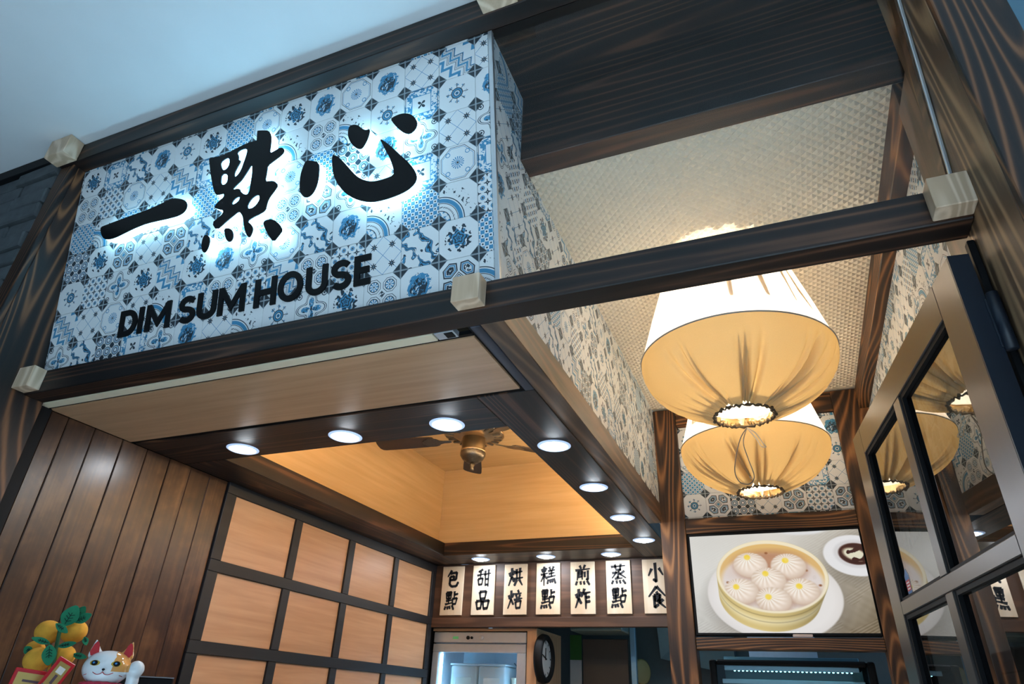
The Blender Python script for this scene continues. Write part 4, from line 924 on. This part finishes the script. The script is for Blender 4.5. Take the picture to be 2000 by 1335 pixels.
# local frame of the cat: front is -y, its left paw is +x
cdir = Vector((CC[0] - .75, CC[1] - .09, 0)).normalized(); fdir = Matrix.Rotation(math.radians(-8), 3, 'Z') @ cdir
CM = frame((.76, .10, 1.0), (-fdir.y, fdir.x, 0), (0, 0, 1)) @ Matrix.Rotation(math.radians(-90), 4, 'X')
CM = Matrix.Identity(4); yv = -fdir; xv = yv.cross(Vector((0, 0, 1)))
for i in range(3): CM[i][0] = xv[i]; CM[i][1] = yv[i]; CM[i][2] = (0, 0, 1)[i]; CM[i][3] = (.80, .07, 1.0935)[i]
CM = CM @ Matrix.Diagonal((.68, .68, .68, 1)); cat = empty('lucky_cat', mw=CM); tag(cat, 'white lucky cat figurine with orange patch, red ears and a raised paw', 'figurine')
bm = bmesh.new()
def blob(c, r, rot=None):
    m_ = T(*c) @ (rot or Matrix.Identity(4)) @ Matrix.Diagonal((*r, 1)); bmesh.ops.create_uvsphere(bm, u_segments=24, v_segments=16, radius=1, matrix=m_)
blob((0, .0, .09), (.09, .08, .10)); blob((0, 0, .15), (.075, .07, .08)); blob((0, -.005, .275), (.098, .082, .072)); blob((0, -.03, .252), (.075, .06, .045))
for s in (-1, 1):
    for k in range(6): t = k / 5; blob((s * (.062 + .012 * t), .006, .325 + .045 * t), (.032 * (1 - t * .75), .016 * (1 - t * .5), .02))
for k in range(8): t = k / 7; blob((.085 + .035 * math.sin(t * 2.2), -.03 - .02 * t, .13 + .135 * t), (.027, .027, .028))
blob((.122, -.055, .275), (.036, .034, .036))
for k in range(5): t = k / 4; blob((-.075 - .015 * t, -.02 - .05 * t, .14 + .02 * t), (.025, .025, .024))
blob((-.09, -.085, .165), (.03, .028, .03))
bmesh.ops.remove_doubles(bm, verts=bm.verts, dist=1e-5)
body = bmobj('body', bm, CAT, cat, CM, True); rmod = body.modifiers.new('union', 'REMESH'); rmod.mode = 'VOXEL'; rmod.voxel_size = .0045; rmod.use_smooth_shade = True
smo = body.modifiers.new('smooth', 'SMOOTH'); smo.iterations = 6; smo.factor = .6
RED = plain('red_glaze', (.5, .015, .02), .25); GOLD = plain('gold_foil', (.72, .46, .14), .3, .7)
for s in (-1, 1):
    prism('inner_ear', [chaikin([(-.022, -.022), (.022, -.022), (.012, .030), (-.004, .038)], 1)], -.002, .003, RED, cat, CM @ T(s * .068, -.012, .345) @ Matrix.Rotation(math.radians(90), 4, 'X'))
    ey = CM @ T(s * .042, -.0745, .292) @ Matrix.Rotation(math.radians(s * 22), 4, 'Z') @ Matrix.Rotation(math.radians(82), 4, 'X')
    prism('eye', [arc(0, 0, .021, .011, 0, 345, 23)], -.004, .0035, plain('eye_yellow', (.55, .36, .04), .2), cat, ey); prism('pupil', [arc(0, 0, .014, .0105, 0, 345, 23)], .0032, .0048, BLACK, cat, ey); prism('eye_glint', [arc(-.003, .001, .005, .004, 0, 330, 11)], .0046, .0056, plain('eye_blue', (.05, .25, .6), .2), cat, ey)  # glint put in as a small blue disc on each pupil
    tube('mouth', bez([(0, -.0925, .259), (s * .010, -.0925, .250), (s * .024, -.088, .249), (s * .040, -.079, .257)]), .0014, RED, cat, CM, 6)
    for k in range(2): tube('whisker', [(s * (.058 + .006 * k), -.066 + .004 * k, .262 - .014 * k), (s * (.070 + .006 * k), -.052 + .004 * k, .260 - .016 * k)], .0012, RED, cat, CM, 6)
lathe('nose', [(0, -.006), (.007, 0), (.004, .004), (0, .005)], BLACK, cat, CM @ T(0, -.0915, .268), 12)
COLR = plain('red_cord', (.45, .02, .05), .7, nscale=200, noise_amt=.5, bmp=.6)
tube('collar', [(.083 * math.cos(t * 2 * math.pi / 40), .075 * math.sin(t * 2 * math.pi / 40) - .005, .207 - .006 * math.sin(t * 2 * math.pi / 40)) for t in range(40)], [.009 + .0012 * math.sin(t * 2.4) for t in range(40)], COLR, cat, CM, 8, True)
lathe('bell', [(0, -.016), (.010, -.013), (.016, 0), (.010, .013), (0, .016)], GOLD, cat, CM @ T(0, -.092, .19), 16)

# mandarin plant
def dpt(u, v, dist):     # a point at a chosen distance on the counter
    d = CR.T @ np.array([(u - 1000) / CF, (v - 667.5) / CF, 1.]); d = d / np.linalg.norm(d[:2]); return Vector(CC + d * dist)
mp = empty('mandarin_plant', (.62, .02, 1.085)); tag(mp, 'decorative mandarin plant with plush orange fruit and felt leaves', 'plant')
ORG = plain('orange_plush', (.80, .36, .035), .9, nscale=35, noise_amt=.35, bmp=.3); LEAF = plain('green_felt', (.01, .20, .095), .85, nscale=40, noise_amt=.2); VEIN = plain('dark_vein', (.004, .04, .025), .9)
FRU = [(94, 1234, 24, 2.66), (145, 1233, 23.5, 2.62), (73, 1288, 25, 2.60), (122, 1281, 23, 2.60), (68, 1268, 18, 2.72), (112, 1306, 17, 2.66), (100, 1328, 18, 2.66)]
for u, v_, rpx, dist in FRU:
    c = dpt(u, v_, dist + .24); r_ = rpx * float((CR @ (np.array(c) - CC))[2]) / CF * .98; rt = Matrix.Rotation(random.uniform(0, 6), 4, 'Z') @ Matrix.Rotation(random.uniform(-.6, .6), 4, 'X')
    fo = lathe('fruit', [(r_ * math.sin(math.pi * k / 14), -r_ * .9 * math.cos(math.pi * k / 14)) for k in range(15)], ORG, mp, T(*c) @ rt, 40, rm=lambda r, z, a, j: (r * (1 - .045 * max(0, math.cos(4 * a)) ** 8), z))
def leaf(p0, p1, wd, nrm):
    p0, p1 = Vector(p0), Vector(p1); ax = p1 - p0; L = ax.length; y = ax / L; z = (Vector(nrm) - y * Vector(nrm).dot(y)).normalized(); x = y.cross(z); m_ = Matrix.Identity(4)
    for i in range(3): m_[i][0] = x[i]; m_[i][1] = y[i]; m_[i][2] = z[i]; m_[i][3] = p0[i]
    lf = prism('leaf', [chaikin([(-.08 * wd, 0), (-.42 * wd, L * .25), (-.5 * wd, L * .48), (-.32 * wd, L * .78), (0, L), (.32 * wd, L * .78), (.5 * wd, L * .48), (.42 * wd, L * .25), (.08 * wd, 0)], 1)], -.0012, .0012, LEAF, mp, m_)
    for q in [[(0, L * .1), (0, L * .62)]] + [[(0, L * (.22 + .13 * k)), (s * wd * .2, L * (.31 + .13 * k))] for k in range(3) for s in (-1, 1)]: prism('leaf_vein', thick(q, .0022), .0012, .002, VEIN, lf, m_)
tocam = Vector(CC) - Vector((.6, .05, 1.3))
for u0, v0, u1, v1, wd, dd in [(124, 1222, 152, 1180, .085, 2.62), (140, 1215, 168, 1182, .06, 2.66), (145, 1214, 181, 1198, .05, 2.64), (109, 1217, 133, 1236, .035, 2.56), (98, 1256, 60, 1244, .03, 2.60), (112, 1262, 151, 1254, .03, 2.57), (97, 1258, 94, 1301, .062, 2.54), (165, 1243, 169, 1260, .03, 2.66), (141, 1277, 171, 1284, .03, 2.64), (60, 1275, 48, 1262, .04, 2.70)]:
    leaf(dpt(u0, v0, dd + .18), dpt(u1, v1, dd + .17), wd * .66, tocam + Vector((random.uniform(-.5, .5), random.uniform(-.5, .5), random.uniform(-.3, .6))))
tube('stem', bez([(dpt(104, 1400, 2.80).x, dpt(104, 1400, 2.80).y, 1.12), tuple(dpt(104, 1370, 2.80)), tuple(dpt(104, 1300, 2.80)), tuple(dpt(118, 1225, 2.80))]), .006, plain('green_stem', (.02, .09, .03), .8), mp, None, 8)
pb = dpt(104, 1400, 2.80)
lathe('pot', [(0, 0), (.05, 0), (.07, .10), (.075, .105), (.068, .11), (0, .10)], RED, mp, T(pb.x, pb.y, 1.0855), 28)
def packet(lb, u, v_, dist, wd, h_, yaw, roll, marks):
    c = dpt(u, v_, dist); t = Vector((CC[0] - c.x, CC[1] - c.y, 0)).normalized(); z = Matrix.Rotation(yaw, 3, 'Z') @ t; y = Vector((0, 0, 1)); x = y.cross(z); m_ = Matrix.Identity(4)
    for i in range(3): m_[i][0] = x[i]; m_[i][1] = y[i]; m_[i][2] = z[i]; m_[i][3] = c[i]
    m_ = m_ @ Matrix.Rotation(roll, 4, 'Z'); e = empty('red_packet', mw=m_); tag(e, lb, 'red packet', 'red packets in front of the mandarin plant')
    lbox('envelope', m_, (-wd / 2, -h_, -.003), (wd / 2, 0, .003), RED, e); lbox('gold_panel', m_, (-wd / 2 + .009, -h_ + .01, .003), (wd / 2 - .009, -.01, .0038), GOLD, e, 0)
    for k, (x_, y_, w_, hh, mt) in enumerate(marks): lbox('printed_mark', m_, (x_ - w_ / 2, y_ - hh / 2, .0038), (x_ + w_ / 2, y_ + hh / 2, .0043), mt, e, 0)
DKM = plain('dark_print', (.10, .05, .06), .5); WHM = plain('pale_print', (.75, .68, .6), .5); TLM = plain('teal_print', (.03, .12, .15), .5); PKM = plain('plum_print', (.30, .14, .2), .5)
packet('wide red and gold packet leaning under the orange fruit', 72, 1308, 2.52, .105, .16, .15, -.10, [(0, -.03, .05, .006, DKM), (0, -.05, .03, .02, WHM), (.01, -.075, .04, .03, WHM), (-.03, -.09, .01, .01, DKM), (.03, -.10, .012, .012, DKM)])
packet('slim red and gold packet tucked beside the lucky cat', 133, 1289, 2.48, .052, .13, .3, -.42, [(0, -.03, .02, .018, WHM), (0, -.055, .008, .025, DKM), (-.012, -.082, .014, .014, TLM), (.012, -.082, .014, .014, TLM), (0, -.098, .012, .014, PKM)])
# small dried fruit ornament behind the cat and a dark monitor
mo = dpt(277, 1322, 2.78)
mt = empty('till_monitor', (mo.x, mo.y, 1.085)); tag(mt, 'black till monitor just behind the lucky cat', 'monitor')
mm = frame((mo.x, mo.y, mo.z), (.62, .78, 0), (0, 0, 1))
lbox('housing', mm, (-.10, -.13, -.012), (.10, 0, .012), BLACK, mt, .004); lbox('stand', mm, (-.03, -(mo.z - 1.086), -.010), (.03, -.1305, .010), BLACK, mt, .002); lbox('top_edge', mm, (-.10, .0005, -.012), (.10, .004, .012), plain('grey_edge', (.25, .26, .28), .3), mt, 0)
for o in bpy.data.objects:
    if o.type == 'MESH' and o.get('kind') is None and o.parent is None and o.get('label') is None: o['kind'] = 'structure'
